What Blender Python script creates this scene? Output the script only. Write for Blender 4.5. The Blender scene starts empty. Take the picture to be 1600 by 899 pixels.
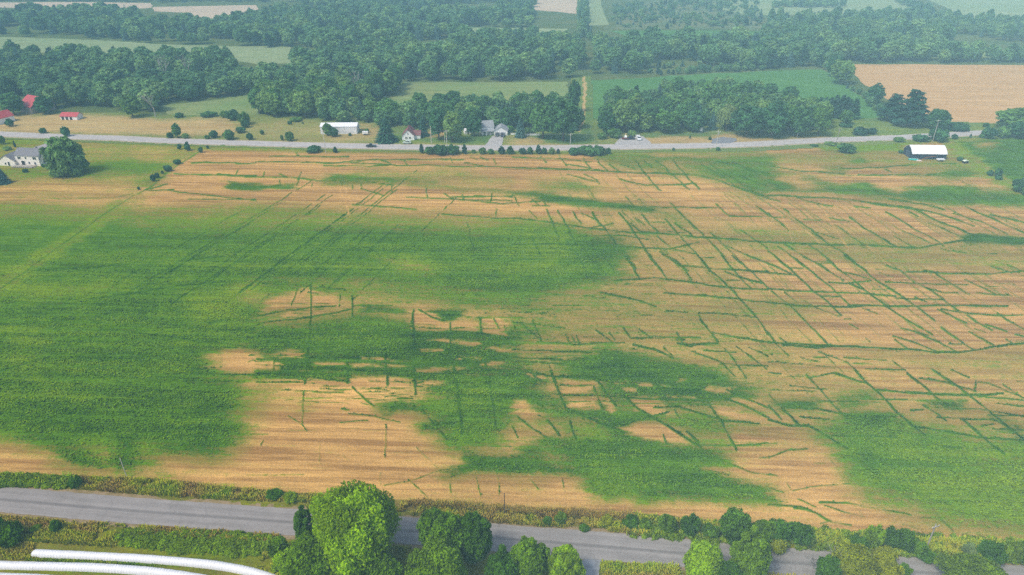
import bpy, bmesh, math, random
import numpy as np
from mathutils import Vector, Matrix, Euler

# ------------------------------------------------------------------ camera, sky, sun, exposure
SC = bpy.context.scene
COL = SC.collection
R = math.radians
CAM_H, PITCH, F = 105.0, R(28.0), 1067.0
cam_d = bpy.data.cameras.new('camera'); cam_d.lens = 24.0; cam_d.sensor_width = 36.0
cam_d.clip_start = 1.0; cam_d.clip_end = 9000.0
cam = bpy.data.objects.new('camera', cam_d); COL.objects.link(cam)
cam.location = (0, 0, CAM_H); cam.rotation_euler = (R(90) - PITCH, 0, 0)
SC.camera = cam
SUN_EL, SUN_AZ = R(54), R(232)          # azimuth clockwise from +Y: light from behind and from the west of the camera
world = bpy.data.worlds.new('World'); SC.world = world; world.use_nodes = True
wn = world.node_tree.nodes; wl = world.node_tree.links
sky = wn.new('ShaderNodeTexSky'); sky.sky_type = 'NISHITA'; sky.sun_disc = False
sky.sun_elevation = SUN_EL; sky.sun_rotation = SUN_AZ; sky.dust_density = 3.0; sky.air_density = 1.0
bg = wn['Background']; bg.inputs['Strength'].default_value = 0.14
wl.new(sky.outputs[0], bg.inputs[0])
sun_d = bpy.data.lights.new('sun', 'SUN'); sun_d.energy = 1.6; sun_d.angle = R(12.0); sun_d.color = (1.0, 0.93, 0.80)
sun = bpy.data.objects.new('sun', sun_d); COL.objects.link(sun); sun.location = (-60, -60, 300)
sun.rotation_euler = Vector((-math.sin(SUN_AZ) * math.cos(SUN_EL), -math.cos(SUN_AZ) * math.cos(SUN_EL), -math.sin(SUN_EL))).to_track_quat('-Z', 'Y').to_euler()
SC.view_settings.view_transform = 'Standard'; SC.view_settings.look = 'None'
SC.view_settings.exposure = 0.5; SC.view_settings.gamma = 1.0; SC.view_settings.use_curve_mapping = False
SC.render.engine = 'CYCLES'
SC.cycles.max_bounces = 6; SC.cycles.diffuse_bounces = 3; SC.cycles.transparent_max_bounces = 8; SC.cycles.volume_bounces = 1; SC.cycles.sample_clamp_indirect = 3.0
SC.cycles.use_denoising = False; SC.cycles.denoiser = 'OPENIMAGEDENOISE'; SC.cycles.denoising_input_passes = 'RGB_ALBEDO_NORMAL'; SC.cycles.denoising_prefilter = 'ACCURATE'
HAZE_DENSITY = 0.00044

# ------------------------------------------------------------------ helpers
ST, CT = math.sin(PITCH), math.cos(PITCH)
def G(px, py, z=0.0):
    """the point of the level z that lies under a pixel of the 1600 x 899 photograph"""
    u = (px - 800.0) / F; v = (449.5 - py) / F
    t = (CAM_H - z) / (ST - v * CT)
    return Vector((u * t, (CT + v * ST) * t, z))
def GA(px, py):
    u = (px - 800.0) / F; v = (449.5 - py) / F
    t = CAM_H / (ST - v * CT)
    return u * t, (CT + v * ST) * t
def PIX(p):
    d = p[1] * CT - (p[2] - CAM_H) * ST
    return 800 + F * p[0] / d, 449.5 - F * (p[1] * ST + (p[2] - CAM_H) * CT) / d
def mpp(px, py):
    p = G(px, py); return (p.y * CT + CAM_H * ST) / F          # metres per pixel there
def height_for(bx, by, ty):
    Y = G(bx, by).y; v = (449.5 - ty) / F
    return CAM_H + Y * (v * CT - ST) / (CT + v * ST)
def crown_height(bx, by, ty, rad):
    """tree height so that the visible top of a crown of that radius sits on pixel row ty"""
    Y = G(bx, by).y; lo, hi = 0.5, 60.0
    for _ in range(30):
        h = (lo + hi) / 2; zc, b = 0.58 * h, 0.42 * h
        dep = Y * CT - (zc - CAM_H) * ST
        ph = math.atan2(CAM_H - zc, Y)
        y = 449.5 - F * (Y * ST + (zc - CAM_H) * CT) / dep - F / dep * math.hypot(b * math.cos(ph), rad * math.sin(ph))
        if y > ty: lo = h
        else: hi = h
    return h

def hsh(x, y, s):
    x = x.astype(np.int64); y = y.astype(np.int64)
    h = (x * 374761393 + y * 668265263 + s * 144665) & 0xffffffff
    h = ((h ^ (h >> 13)) * 1274126177) & 0xffffffff
    h = ((h ^ (h >> 16)) * 2246822519) & 0xffffffff
    return ((h ^ (h >> 15)) & 0xffff) / 65535.0
def vn(x, y, s=0):
    xi = np.floor(x); yi = np.floor(y); fx = x - xi; fy = y - yi
    fx = fx * fx * (3 - 2 * fx); fy = fy * fy * (3 - 2 * fy)
    a, b, c, d = hsh(xi, yi, s), hsh(xi + 1, yi, s), hsh(xi, yi + 1, s), hsh(xi + 1, yi + 1, s)
    return (a + (b - a) * fx) * (1 - fy) + (c + (d - c) * fx) * fy
def fbm(x, y, s=0, o=4):
    t = 0; a = 0.5; n = 0
    for i in range(o):
        t = t + a * vn(x, y, s + i * 17); n += a; a *= 0.55; x = x * 2.03 + 5.1; y = y * 2.03 + 1.7
    return t / n
def sstep(a, b, x):
    t = np.clip((x - a) / (b - a), 0, 1); return t * t * (3 - 2 * t)

def link(o, parent=None):
    COL.objects.link(o)
    if parent is not None: o.parent = parent
    return o
def mesh_obj(name, verts, faces, mat, parent=None, smooth=False):
    me = bpy.data.meshes.new(name); me.from_pydata([tuple(v) for v in verts], [], faces); me.update()
    for m in (mat if isinstance(mat, (list, tuple)) else [mat]): me.materials.append(m)
    if smooth: me.polygons.foreach_set('use_smooth', [True] * len(me.polygons))
    return link(bpy.data.objects.new(name, me), parent)
def np_mesh(name, V, Fc, mat, k=4, smooth=False):
    """fast mesh of k-gons from numpy arrays"""
    me = bpy.data.meshes.new(name); n = len(V); m = len(Fc)
    me.vertices.add(n); me.vertices.foreach_set('co', np.ascontiguousarray(V, dtype=np.float32).ravel())
    me.loops.add(m * k); me.loops.foreach_set('vertex_index', np.ascontiguousarray(Fc, dtype=np.int32).ravel())
    me.polygons.add(m); me.polygons.foreach_set('loop_start', np.arange(m, dtype=np.int32) * k)
    me.polygons.foreach_set('use_smooth', np.full(m, smooth))
    me.update(calc_edges=True); me.materials.append(mat)
    return me
def fattr(me, name, arr, domain='POINT'):
    a = me.attributes.new(name, 'FLOAT', domain); a.data.foreach_set('value', np.ascontiguousarray(arr, dtype=np.float32).ravel())
def tag(o, label, cat, group=None):
    o['label'] = label; o['category'] = cat
    if group: o['group'] = group
    return o
def empty(name, loc, rz=0.0):
    o = bpy.data.objects.new(name, None); COL.objects.link(o); o.location = loc; o.rotation_euler = (0, 0, rz); o.empty_display_size = 0.5
    return o
class MB:
    def __init__(s): s.v = []; s.f = []
    def add(s, vs, fs):
        n = len(s.v); s.v += [tuple(v) for v in vs]; s.f += [tuple(i + n for i in f) for f in fs]; return s
    def box(s, x0, x1, y0, y1, z0, z1):
        return s.add([(x0, y0, z0), (x1, y0, z0), (x1, y1, z0), (x0, y1, z0), (x0, y0, z1), (x1, y0, z1), (x1, y1, z1), (x0, y1, z1)],
                     [(0, 3, 2, 1), (4, 5, 6, 7), (0, 1, 5, 4), (1, 2, 6, 5), (2, 3, 7, 6), (3, 0, 4, 7)])
    def tube(s, pts, rad, n=6, cap=True):
        pts = [Vector(p) for p in pts]; rad = rad if isinstance(rad, (list, tuple)) else [rad] * len(pts); b = len(s.v)
        for i, p in enumerate(pts):
            d = (pts[min(i + 1, len(pts) - 1)] - pts[max(i - 1, 0)]).normalized()
            a = d.orthogonal().normalized() if abs(d.z) < 0.95 else Vector((1, 0, 0)); a = (a - d * a.dot(d)).normalized(); c = d.cross(a)
            for k in range(n):
                t = 2 * math.pi * k / n; q = p + (a * math.cos(t) + c * math.sin(t)) * rad[i]; s.v.append(tuple(q))
        for i in range(len(pts) - 1):
            for k in range(n):
                s.f.append((b + i * n + k, b + i * n + (k + 1) % n, b + (i + 1) * n + (k + 1) % n, b + (i + 1) * n + k))
        if cap: s.f.append(tuple(b + k for k in reversed(range(n)))); s.f.append(tuple(b + (len(pts) - 1) * n + k for k in range(n)))
        return s
    def prism(s, prof, y0, y1):
        """profile in x,z extruded along y"""
        n = len(prof); s.add([(x, y0, z) for x, z in prof] + [(x, y1, z) for x, z in prof],
              [tuple(range(n)), tuple(reversed(range(n, 2 * n)))] + [(i, n + i, n + (i + 1) % n, (i + 1) % n) for i in range(n)])
        return s
    def build(s, name, mat, parent=None, smooth=False): return mesh_obj(name, s.v, s.f, mat, parent, smooth)

# ------------------------------------------------------------------ materials
class NT:
    def __init__(s, name):
        s.m = bpy.data.materials.new(name); s.m.use_nodes = True; s.t = s.m.node_tree; s.b = s.t.nodes['Principled BSDF']
        s.b.inputs['Roughness'].default_value = 0.9; s.b.inputs['Specular IOR Level'].default_value = 0.0
    def n(s, ty, **kw):
        o = s.t.nodes.new(ty)
        for k, v in kw.items():
            if hasattr(o, k): setattr(o, k, v)
            else: o.inputs[k].default_value = v
        return o
    def l(s, a, b): s.t.links.new(a, b)
    def put(s, sock, v):
        if hasattr(v, 'links'): s.l(v, sock)
        else: sock.default_value = v
    def math(s, op, a, b=0.0, clamp=False):
        o = s.t.nodes.new('ShaderNodeMath'); o.operation = op; o.use_clamp = clamp
        s.put(o.inputs[0], a); s.put(o.inputs[1], b); return o.outputs[0]
    def mix(s, f, a, b):
        o = s.t.nodes.new('ShaderNodeMix'); o.data_type = 'RGBA'
        s.put(o.inputs[0], f)
        for i, v in ((6, a), (7, b)):
            if isinstance(v, tuple): v = tuple(v) + (1.0,) if len(v) == 3 else v
            s.put(o.inputs[i], v)
        return o.outputs[2]
    def mul(s, c, f):
        o = s.t.nodes.new('ShaderNodeVectorMath'); o.operation = 'SCALE'; s.put(o.inputs[0], c); s.put(o.inputs[3], f); return o.outputs[0]
    def noise(s, scale, detail=3.0, vec=None, rough=0.55):
        o = s.n('ShaderNodeTexNoise'); o.inputs['Scale'].default_value = scale; o.inputs['Detail'].default_value = detail; o.inputs['Roughness'].default_value = rough
        if vec is not None: s.l(vec, o.inputs['Vector'])
        return o.outputs['Fac']
    def pos(s):
        return s.n('ShaderNodeNewGeometry').outputs['Position']
    def mapped(s, vec, scale=(1, 1, 1), rot=(0, 0, 0)):
        o = s.n('ShaderNodeMapping'); o.inputs['Scale'].default_value = scale; o.inputs['Rotation'].default_value = rot; s.l(vec, o.inputs['Vector']); return o.outputs[0]
    def attr(s, name):
        o = s.n('ShaderNodeAttribute'); o.attribute_name = name; return o.outputs['Fac']
    def mapr(s, v, a, b, c=0.0, d=1.0, smooth=False):
        o = s.n('ShaderNodeMapRange'); o.clamp = True
        if smooth: o.interpolation_type = 'SMOOTHSTEP'
        s.put(o.inputs[0], v)
        for i, x in ((1, a), (2, b), (3, c), (4, d)): o.inputs[i].default_value = x
        return o.outputs[0]
    def bump(s, h, strength, dist):
        o = s.n('ShaderNodeBump'); o.inputs['Strength'].default_value = strength; o.inputs['Distance'].default_value = dist
        s.l(h, o.inputs['Height']); s.l(o.outputs[0], s.b.inputs['Normal'])
    def color(s, c): s.put(s.b.inputs['Base Color'], c if not isinstance(c, tuple) or len(c) == 4 else tuple(c) + (1.0,)); return s.m

def plain(name, col, rough=0.7, var=0.12, scale=1.5, spec=0.3, metal=0.0, stretch=(1, 1, 1)):
    t = NT(name); t.b.inputs['Roughness'].default_value = rough; t.b.inputs['Specular IOR Level'].default_value = spec; t.b.inputs['Metallic'].default_value = metal
    co = t.n('ShaderNodeTexCoord').outputs['Object']
    f = t.noise(scale, 4, t.mapped(co, stretch))
    return t.color(t.mul(t.mix(0.0, tuple(col), tuple(col)), t.mapr(f, 0.3, 0.7, 1 - var, 1 + var)))

ROW_DIR = math.atan2(*(lambda a, b: (b.y - a.y, b.x - a.x))(G(400, 664), G(1200, 684)))
def crop_mat(name, tan_a, tan_b, deep, mid, bright, row_amp=0.5, fine=1.0):
    t = NT(name); P = t.pos()
    rowv = t.mapped(P, (1, 1, 1), (0, 0, -ROW_DIR))
    rows = t.noise(1.0, 5, t.mapped(rowv, (0.03, 0.62, 1)), 0.62)
    rows2 = t.noise(1.0, 3, t.mapped(rowv, (0.010, 0.15, 1)), 0.6)
    rows3 = t.noise(1.0, 3, t.mapped(rowv, (0.22, 2.4, 1)), 0.65)
    n1 = t.noise(0.8 * fine, 5, P, 0.7); n2 = t.noise(0.13 * fine, 5, P, 0.6); n3 = t.noise(3.0 * fine, 3, P, 0.75)
    def off(n, k): return t.math('MULTIPLY', t.math('SUBTRACT', n, 0.5), k)
    c = t.attr('cover'); lush = t.attr('lush'); pale = t.attr('pale')
    # how much of the ground the green growth hides: broken up along the rows and in patches
    s = t.math('ADD', off(n1, 1.5), off(rows, row_amp * 3.6)); s = t.math('ADD', s, off(rows3, row_amp * 2.4))
    s = t.math('ADD', s, t.math('ADD', off(n2, 0.9), off(rows2, row_amp * 1.4)))
    cov = t.mapr(t.math('ADD', t.math('MULTIPLY', t.math('SUBTRACT', c, 0.5), 1.55), s), -0.42, 0.42, 0, 1, True)
    ta = t.math('ADD', t.math('MULTIPLY', rows, 0.6), t.math('MULTIPLY', rows2, 0.4))
    tan = t.mix(t.mapr(ta, 0.40, 0.58), tuple(tan_a), tuple(tan_b))
    sp = t.math('ADD', t.math('MULTIPLY', n3, 0.6), t.math('MULTIPLY', rows3, 0.4))
    tan = t.mul(tan, t.math('MULTIPLY', t.mapr(pale, 0, 1, 0.6, 1.4), t.mapr(sp, 0.32, 0.68, 0.64, 1.36)))
    tan = t.mix(t.mapr(t.math('ADD', c, t.math('ADD', off(n2, 0.35), off(rows, 0.5))), 0.06, 0.62, 0.0, 0.62), tan, t.mul(t.mix(n1, tuple(deep), tuple(bright)), 1.25))
    l2 = t.math('ADD', lush, t.math('ADD', off(n2, 0.9), off(rows2, 0.9)), True); l2 = t.math('ADD', l2, off(rows, 0.9), True)
    gr = t.mix(t.mapr(l2, 0.0, 0.5), tuple(deep), tuple(mid)); gr = t.mix(t.mapr(l2, 0.5, 1.0), gr, tuple(bright))
    sg = t.math('ADD', t.math('MULTIPLY', n3, 0.4), t.math('ADD', t.math('MULTIPLY', rows3, 0.35), t.math('MULTIPLY', n1, 0.25)))
    gr = t.mul(gr, t.mapr(sg, 0.34, 0.66, 0.42, 1.58))
    h = t.math('ADD', t.math('MULTIPLY', cov, 0.5), t.math('ADD', t.math('MULTIPLY', n3, 0.5), t.math('MULTIPLY', rows3, 0.35)))
    t.bump(h, 0.6, 0.35)
    return t.color(t.mix(cov, tan, gr))
M = {}
M['field'] = crop_mat('stubble_and_beans', (0.27, 0.142, 0.040), (0.57, 0.328, 0.098), (0.018, 0.070, 0.001), (0.080, 0.180, 0.001), (0.165, 0.250, 0.001))
M['meadow'] = crop_mat('dry_meadow', (0.34, 0.22, 0.08), (0.46, 0.32, 0.13), (0.03, 0.09, 0.03), (0.09, 0.17, 0.035), (0.20, 0.24, 0.04), 0.25, 0.7)
M['verge'] = crop_mat('roadside_grass', (0.17, 0.11, 0.03), (0.28, 0.19, 0.055), (0.02, 0.07, 0.003), (0.07, 0.14, 0.003), (0.19, 0.20, 0.004), 0.1, 1.2)

# ------------------------------------------------------------------ painted ground sheets
class Sheet:
    """a sheet of ground with three growth maps: cover (bare to green), lush (deep to yellow green), pale (brown to straw)"""
    def __init__(s, x0, x1, dx, y0, y1, dy):
        xs = np.arange(x0, x1 + dx / 2, dx); ys = np.arange(y0, y1 + dy / 2, dy)
        s.nx, s.ny = len(xs), len(ys); s.X, s.Y = np.meshgrid(xs, ys); s.dx, s.dy = dx, dy; s.x0, s.y0 = x0, y0
        s.wx, s.wy = GA(s.X, s.Y)
        s.c = np.zeros(s.X.shape); s.l = np.full(s.X.shape, 0.5); s.p = np.full(s.X.shape, 0.5)
        s.u = s.wx * math.cos(ROW_DIR) + s.wy * math.sin(ROW_DIR); s.w = -s.wx * math.sin(ROW_DIR) + s.wy * math.cos(ROW_DIR)
        # ragged outlines: drift of the sampling position, in pixels, longer along the rows
        s.qx = s.X + (fbm(s.u / 14, s.w / 2.2, 3) - 0.5) * 34 + (vn(s.u / 2.0, s.w / 1.0, 4) - 0.5) * 7
        s.qy = s.Y + (fbm(s.u / 12, s.w / 7, 5) - 0.5) * 12
        s.tx = s.X + (fbm(s.wx / 7, s.wy / 7, 6, 3) - 0.5) * 5.0
        s.ty = s.Y + (fbm(s.wx / 7, s.wy / 7, 7, 3) - 0.5) * 3.5
        s.gap = fbm(s.wx / 5, s.wy / 5, 8, 3)
    def win(s, pts, pad):
        xs = [p[0] for p in pts]; ys = [p[1] for p in pts]
        i0 = int(max(0, (min(xs) - pad - s.x0) / s.dx)); i1 = int(min(s.nx, (max(xs) + pad - s.x0) / s.dx + 2))
        j0 = int(max(0, (min(ys) - pad - s.y0) / s.dy)); j1 = int(min(s.ny, (max(ys) + pad - s.y0) / s.dy + 2))
        return (slice(j0, j1), slice(i0, i1)) if i1 > i0 and j1 > j0 else None
    def segdist(s, X, Y, pts, closed, ky=1.0):
        d = np.full(X.shape, 1e9); n = len(pts)
        for i in range(n if closed else n - 1):
            ax, ay = pts[i]; bx, by = pts[(i + 1) % n]; vx, vy = bx - ax, (by - ay) * ky; L = vx * vx + vy * vy + 1e-9
            t = np.clip(((X - ax) * vx + (Y - ay) * ky * vy) / L, 0, 1)
            d = np.minimum(d, np.hypot(X - ax - t * vx, (Y - ay) * ky - t * vy))
        return d
    def poly(s, pts, c=None, l=None, p=None, soft=6.0, amt=1.0, warp=True):
        w = s.win(pts, soft * 2 + 26)
        if w is None: return
        X, Y = (s.qx[w], s.qy[w]) if warp else (s.X[w], s.Y[w])
        ins = np.zeros(X.shape, bool); n = len(pts)
        for i in range(n):
            ax, ay = pts[i]; bx, by = pts[(i + 1) % n]
            if ay != by: ins ^= ((ay > Y) != (by > Y)) & (X < (bx - ax) * (Y - ay) / (by - ay) + ax)
        d = s.segdist(X, Y, pts, True, 1.8); d = np.where(ins, d, -d); soft = soft * 2.9 * (1 + np.clip((Y - 420) / 330, 0, 1.1))
        m = sstep(-soft, soft, d) * amt
        for ch, v in ((s.c, c), (s.l, l), (s.p, p)):
            if v is not None: ch[w] += (v - ch[w]) * m
    def line(s, pts, wd, c=1.0, l=0.16, p=None, gaps=0.10, soft=1.4):
        w = s.win(pts, wd + 10)
        if w is None: return
        if c and pts[0][1] > 690: c *= 0.74; wd *= 0.85; gaps = max(gaps, 0.4)
        if pts[0][1] < 340: wd *= 1.15
        X, Y = s.tx[w], s.ty[w]; d = s.segdist(X, Y, pts, False)
        g = s.gap[w]; ww = wd * 0.25 * (0.55 + 0.95 * g)
        m = 1 - sstep(ww - soft * 0.5, ww + soft, d)
        m *= 0.92 - gaps * (1 - sstep(0.30, 0.46, g))
        if c is not None and c > 0: s.c[w] = np.maximum(s.c[w], c * m)
        elif c is not None: s.c[w] *= 1 - m
        if l is not None: s.l[w] += (l - s.l[w]) * m
        if p is not None: s.p[w] += (p - s.p[w]) * m
    def text(s, ox, oy, k, txt, scale=4.0):
        """polygons and lines written in the coordinates of an enlarged tile of the photograph"""
        for ln in txt.strip().split('\n'):
            h, *r = ln.split(); pts = [(ox + float(a) / scale, oy + float(b) / scale) for a, b in (q.split(',') for q in r)]
            if h[0] == 'g': v = h[1:].split('/'); s.poly(pts, float(v[0]), float(v[1]), None, float(v[2]) if len(v) > 2 else 6)
            elif h[0] == 't': v = h[1:] or '3'; s.poly(pts, 0.0, None, None, float(v), 0.8)
            elif h[0] == 'p': v = h[1:].split('/'); s.poly(pts, None, None, float(v[0]), float(v[1]))
            elif h[0] == 'w': s.line(pts, float(h[1:]), 0, None, 0.85, 0.2)
            else: s.line(pts, float(h) * k)
    def build(s, name, mat, z=0.03, lift=0.3, keep=None):
        zz = z + lift * np.clip(s.c, 0, 1) * (0.5 + 0.8 * fbm(s.wx / 1.3, s.wy / 1.3, 11, 2)) + 0.05 * vn(s.wx / 4, s.wy / 4, 12)
        V = np.stack([s.wx, s.wy, zz], -1).reshape(-1, 3)
        idx = np.arange(s.nx * s.ny).reshape(s.ny, s.nx)
        Fq = np.stack([idx[1:, :-1], idx[1:, 1:], idx[:-1, 1:], idx[:-1, :-1]], -1)
        if keep is not None: Fq = Fq[keep[1:, :-1] & keep[1:, 1:] & keep[:-1, 1:] & keep[:-1, :-1]]
        me = np_mesh(name, V, Fq.reshape(-1, 4), mat, 4, True)
        for n_, a in (('cover', s.c), ('lush', s.l), ('pale', s.p)): fattr(me, n_, a)
        o = link(bpy.data.objects.new(name, me)); o['kind'] = 'structure'; return o
    def inside(s, pts):
        ins = np.zeros(s.X.shape, bool); n = len(pts)
        for i in range(n):
            ax, ay = pts[i]; bx, by = pts[(i + 1) % n]
            if ay != by: ins ^= ((ay > s.Y) != (by > s.Y)) & (s.X < (bx - ax) * (s.Y - ay) / (by - ay) + ax)
        return ins
# ------------------------------------------------------------------ the big field, its yard and the neighbouring crop
fs = Sheet(-150, 1750, 1.7, 204, 854, 1.5)
fs.p[:] = 0.5 + (fbm(fs.u / 60, fs.w / 12, 21) - 0.5) * 0.5
fs.l[:] = 0.42 + (fbm(fs.wx / 30, fs.wy / 22, 22) - 0.5) * 0.9
# --- broad zones (pixels of the photograph)
fs.text(0, 0, 1, '''
g0.95/0.5/16 -160,338 60,332 160,340 230,352 330,350 420,352 480,345 560,347 650,350 740,356 830,352 890,360 960,375 985,395 985,440 900,455 830,478 740,468 640,448 560,440 470,446 420,462 405,500 400,520 470,505 560,490 640,505 720,515 760,500 800,505 880,500 890,520 820,540 760,560 720,600 700,640 660,640 640,600 560,560 470,555 400,545 370,548 330,560 345,582 395,585 412,600 400,640 372,650 356,680 340,705 285,708 262,700 240,708 232,735 200,745 150,742 110,725 100,700 60,695 40,683 -160,675
g0.8/0.6/16 200,335 330,335 420,325 470,335 420,352 340,362 250,352
g0.55/0.8/14 -150,312 60,312 150,320 190,312 205,330 140,338 -150,338
g0.5/0.65/16 230,328 420,320 560,330 700,335 800,340 830,350 700,352 560,345 430,352 300,350
g0.42/0.7/10 590,405 640,402 670,412 680,430 620,425
g0.8/0.75/16 -150,400 60,420 80,460 30,480 -150,470
g0.62/0.45/14 395,435 440,430 480,440 540,445 620,445 700,450 800,462 860,470 960,465 1030,462 1060,480 1080,500 1010,520 900,515 860,500 780,490 700,480 600,470 540,470 500,480 420,500 398,480
g0.58/0.45/12 890,465 1010,470 1060,490 1150,470 1250,470 1300,485 1180,490 1120,500 1060,512 940,512 880,495
g0.36/0.5/12 1120,350 1300,360 1420,370 1560,380 1560,400 1400,415 1280,400 1180,400 1090,380
g0.36/0.55/12 1330,400 1600,388 1700,390 1700,420 1560,425 1420,424 1350,415
g0.38/0.5/12 1340,545 1500,552 1600,545 1700,545 1700,590 1560,590 1420,575 1360,566
g0.4/0.6/12 560,262 720,262 800,285 740,292 640,285 520,280
g0.5/0.5/12 1060,236 1300,240 1420,230 1490,236 1540,268 1500,275 1400,262 1300,258 1180,252
g0.5/0.5/10 830,282 900,282 950,298 920,302 840,300
p0.3/8 1060,236 1300,240 1420,230 1490,236 1420,258 1300,256
g0.34/0.3/30 880,470 1040,440 1240,500 1320,560 1300,640 1180,700 1000,690 860,640 780,560
g0.3/0.3/24 1180,600 1400,590 1640,610 1640,700 1400,700 1200,680
g0.28/0.3/24 980,300 1100,340 1200,420 1150,470 1000,430 900,360
g0.5/0.3/22 760,570 900,560 1060,600 1120,660 1000,720 860,700 760,640
g0.28/0.4/20 620,620 720,600 800,640 830,760 720,770 690,720
p0.85/14 420,590 700,600 690,640 560,660 420,650
p0.72/14 400,660 700,660 720,740 500,760 330,740
''', 1.0)
# --- dark belts and dense green
fs.text(800, 225, 1.0, '''
g0.95/0.2/5 0,290 250,318 350,338 650,368 760,383 950,402 940,432 700,412 480,402 250,376 130,334 0,312
g0.85/0.15/14 290,640 440,600 660,600 705,650 725,700 560,715 380,710
g0.95/0.75/14 0,520 330,525 400,600 380,680 330,800 0,800
g0.88/0.3/8 500,62 700,60 1000,85 1300,95 1600,100 1600,120 1300,125 1100,110 900,100 700,85 560,85
g0.8/0.4/12 1080,130 1300,140 1600,110 1600,330 1450,300 1330,250 1180,200
g0.72/0.35/10 560,85 760,100 900,120 1080,190 1050,200 880,170 700,150 600,130
g0.5/0.4/6 300,240 420,240 480,280 380,285
g0.4/0.4/6 920,400 1000,390 1080,440 1180,520 1080,500 980,480
''')
fs.text(1200, 225, 1.0, '''
g0.8/0.35/7 0,172 180,183 300,213 420,258 620,228 700,278 800,298 950,258 1100,246 1350,288 1550,296 1700,330 1700,412 1300,392 1000,382 800,372 650,342 420,322 200,312 0,312
t5 40,200 190,195 350,280 200,280 90,240
t3 0,295 120,298 170,312 0,318
t4 180,300 420,322 320,330 190,318
t5 640,225 900,215 1080,235 980,258 800,298 700,282
t4 1100,215 1290,220 1240,268 1120,240
t4 760,346 900,372 860,382
g0.75/0.35/5 810,195 1050,190 1130,166 1290,163 1335,190 1200,215 900,212
g0.7/0.3/5 480,120 560,90 640,100 560,125
g0.5/0.3/5 330,140 480,140 500,195 380,200
g0.9/0.15/4 1190,575 1330,562 1700,590 1700,632 1230,618
g0.5/0.15/5 600,640 680,645 640,680
g0.4/0.3/4 160,660 360,640 520,700 560,740 400,700 220,690
''')
fs.text(400, 225, 1.0, '''
g0.75/0.3/4 440,190 620,195 800,210 960,225 1100,232 1050,245 800,240 640,238 440,250
g0.8/0.2/3 -190,235 -60,250 60,258 150,250 260,262 240,275 100,280 -60,286 -170,280
g0.5/0.35/5 900,235 1100,250 1300,270 1600,280 1600,315 1400,305 1200,290 1000,270
g0.4/0.5/5 1400,225 1600,225 1600,250 1440,245
g0.25/0.6/5 100,190 440,195 440,245 260,240
''')
fs.text(400, 400, 1.0, '''
g0.9/0.1/5 700,325 960,350 960,365 700,345
g0.85/0.15/4 1110,345 1300,342 1190,408
g1/0.45/10 0,470 300,480 560,490 700,480 970,470 980,560 900,610 600,620 300,600 0,600
g0.9/0.1/4 1260,340 1120,352 1180,405 1230,395
g0.85/0.2/6 980,485 1600,495 1600,760 1500,770 1250,790 980,790 560,770 0,760 0,600 560,620 980,560
t2 970,345 1060,350 1190,412 1400,420 1400,478 970,465
t2 1420,390 1560,380 1580,508 1430,480
t3 350,245 512,250 512,310 350,310
t4 100,260 340,205 340,320 40,345
t2 160,365 420,345 330,378 180,385
t2 1062,528 1205,526 1205,560 1150,556
t2 1225,538 1388,543 1388,570 1225,565
t1.5 1010,585 1155,588 1155,604 1010,602
t1.5 1270,632 1390,636 1390,655 1250,656
t2 1000,712 1130,698 1230,700 1230,722 1010,730
t1.5 1250,700 1372,706 1260,722
t2 580,690 680,680 800,684 800,704 590,712
t1.5 830,684 975,690 900,706 830,704
t1.5 830,652 975,658 830,664
t1.5 640,648 792,645 792,664 640,662
t1.5 590,738 800,735 800,756 600,752
t2 350,664 560,670 560,694 350,690
t1.5 60,625 140,626 140,646 60,645
t2 150,612 240,596 312,600 310,652 150,650
t2.5 -60,660 170,664 120,738 -60,730
t1.5 250,708 320,710 320,728 250,726
t1.5 350,722 560,728 560,750 350,745
t2 -40,772 300,776 300,800 -40,812
t2.5 330,782 560,785 560,830 330,830
t2.5 580,768 800,764 980,790 980,830 580,830
t2 1300,745 1420,748 1420,758 1290,756
t2 1440,660 1600,665 1600,700 1440,690
t2 1500,560 1600,580 1600,600 1520,600
t2 1440,570 1510,575 1440,585
t3 -60,620 40,622 40,650 -60,645
''')
fs.text(0, 400, 1.0, '''
t4 1270,640 1400,612 1600,616 1640,740 1450,716
g0.45/0.85/6 1440,195 1600,160 1660,250 1600,310 1480,300
g0.7/0.9/10 120,210 700,150 760,200 560,270 200,280
g0.7/0.9/10 1180,240 1500,210 1500,400 1240,400
g0.75/0.85/10 60,500 260,480 420,650 260,760 60,720
g1/0.3/14 100,310 500,280 900,270 1000,320 700,380 400,360 180,340
g1/0.3/14 200,590 520,610 900,620 860,660 300,650
''')
fs.text(0, 580, 1.0, '''
g1/0.32/16 60,260 320,260 480,330 860,300 900,380 700,440 420,440 220,400
g1/0.28/14 940,420 1060,320 1340,280 1400,400 1300,490 1060,470
g0.5/0.8/7 500,450 760,450 900,440 980,500 900,560 640,600 520,560
g0.8/0.1/5 400,500 480,520 610,600 560,620 500,590
g0.8/0.1/5 760,440 830,440 830,640 760,640
g0.5/0.3/5 320,585 430,600 420,620 340,610
''')
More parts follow.
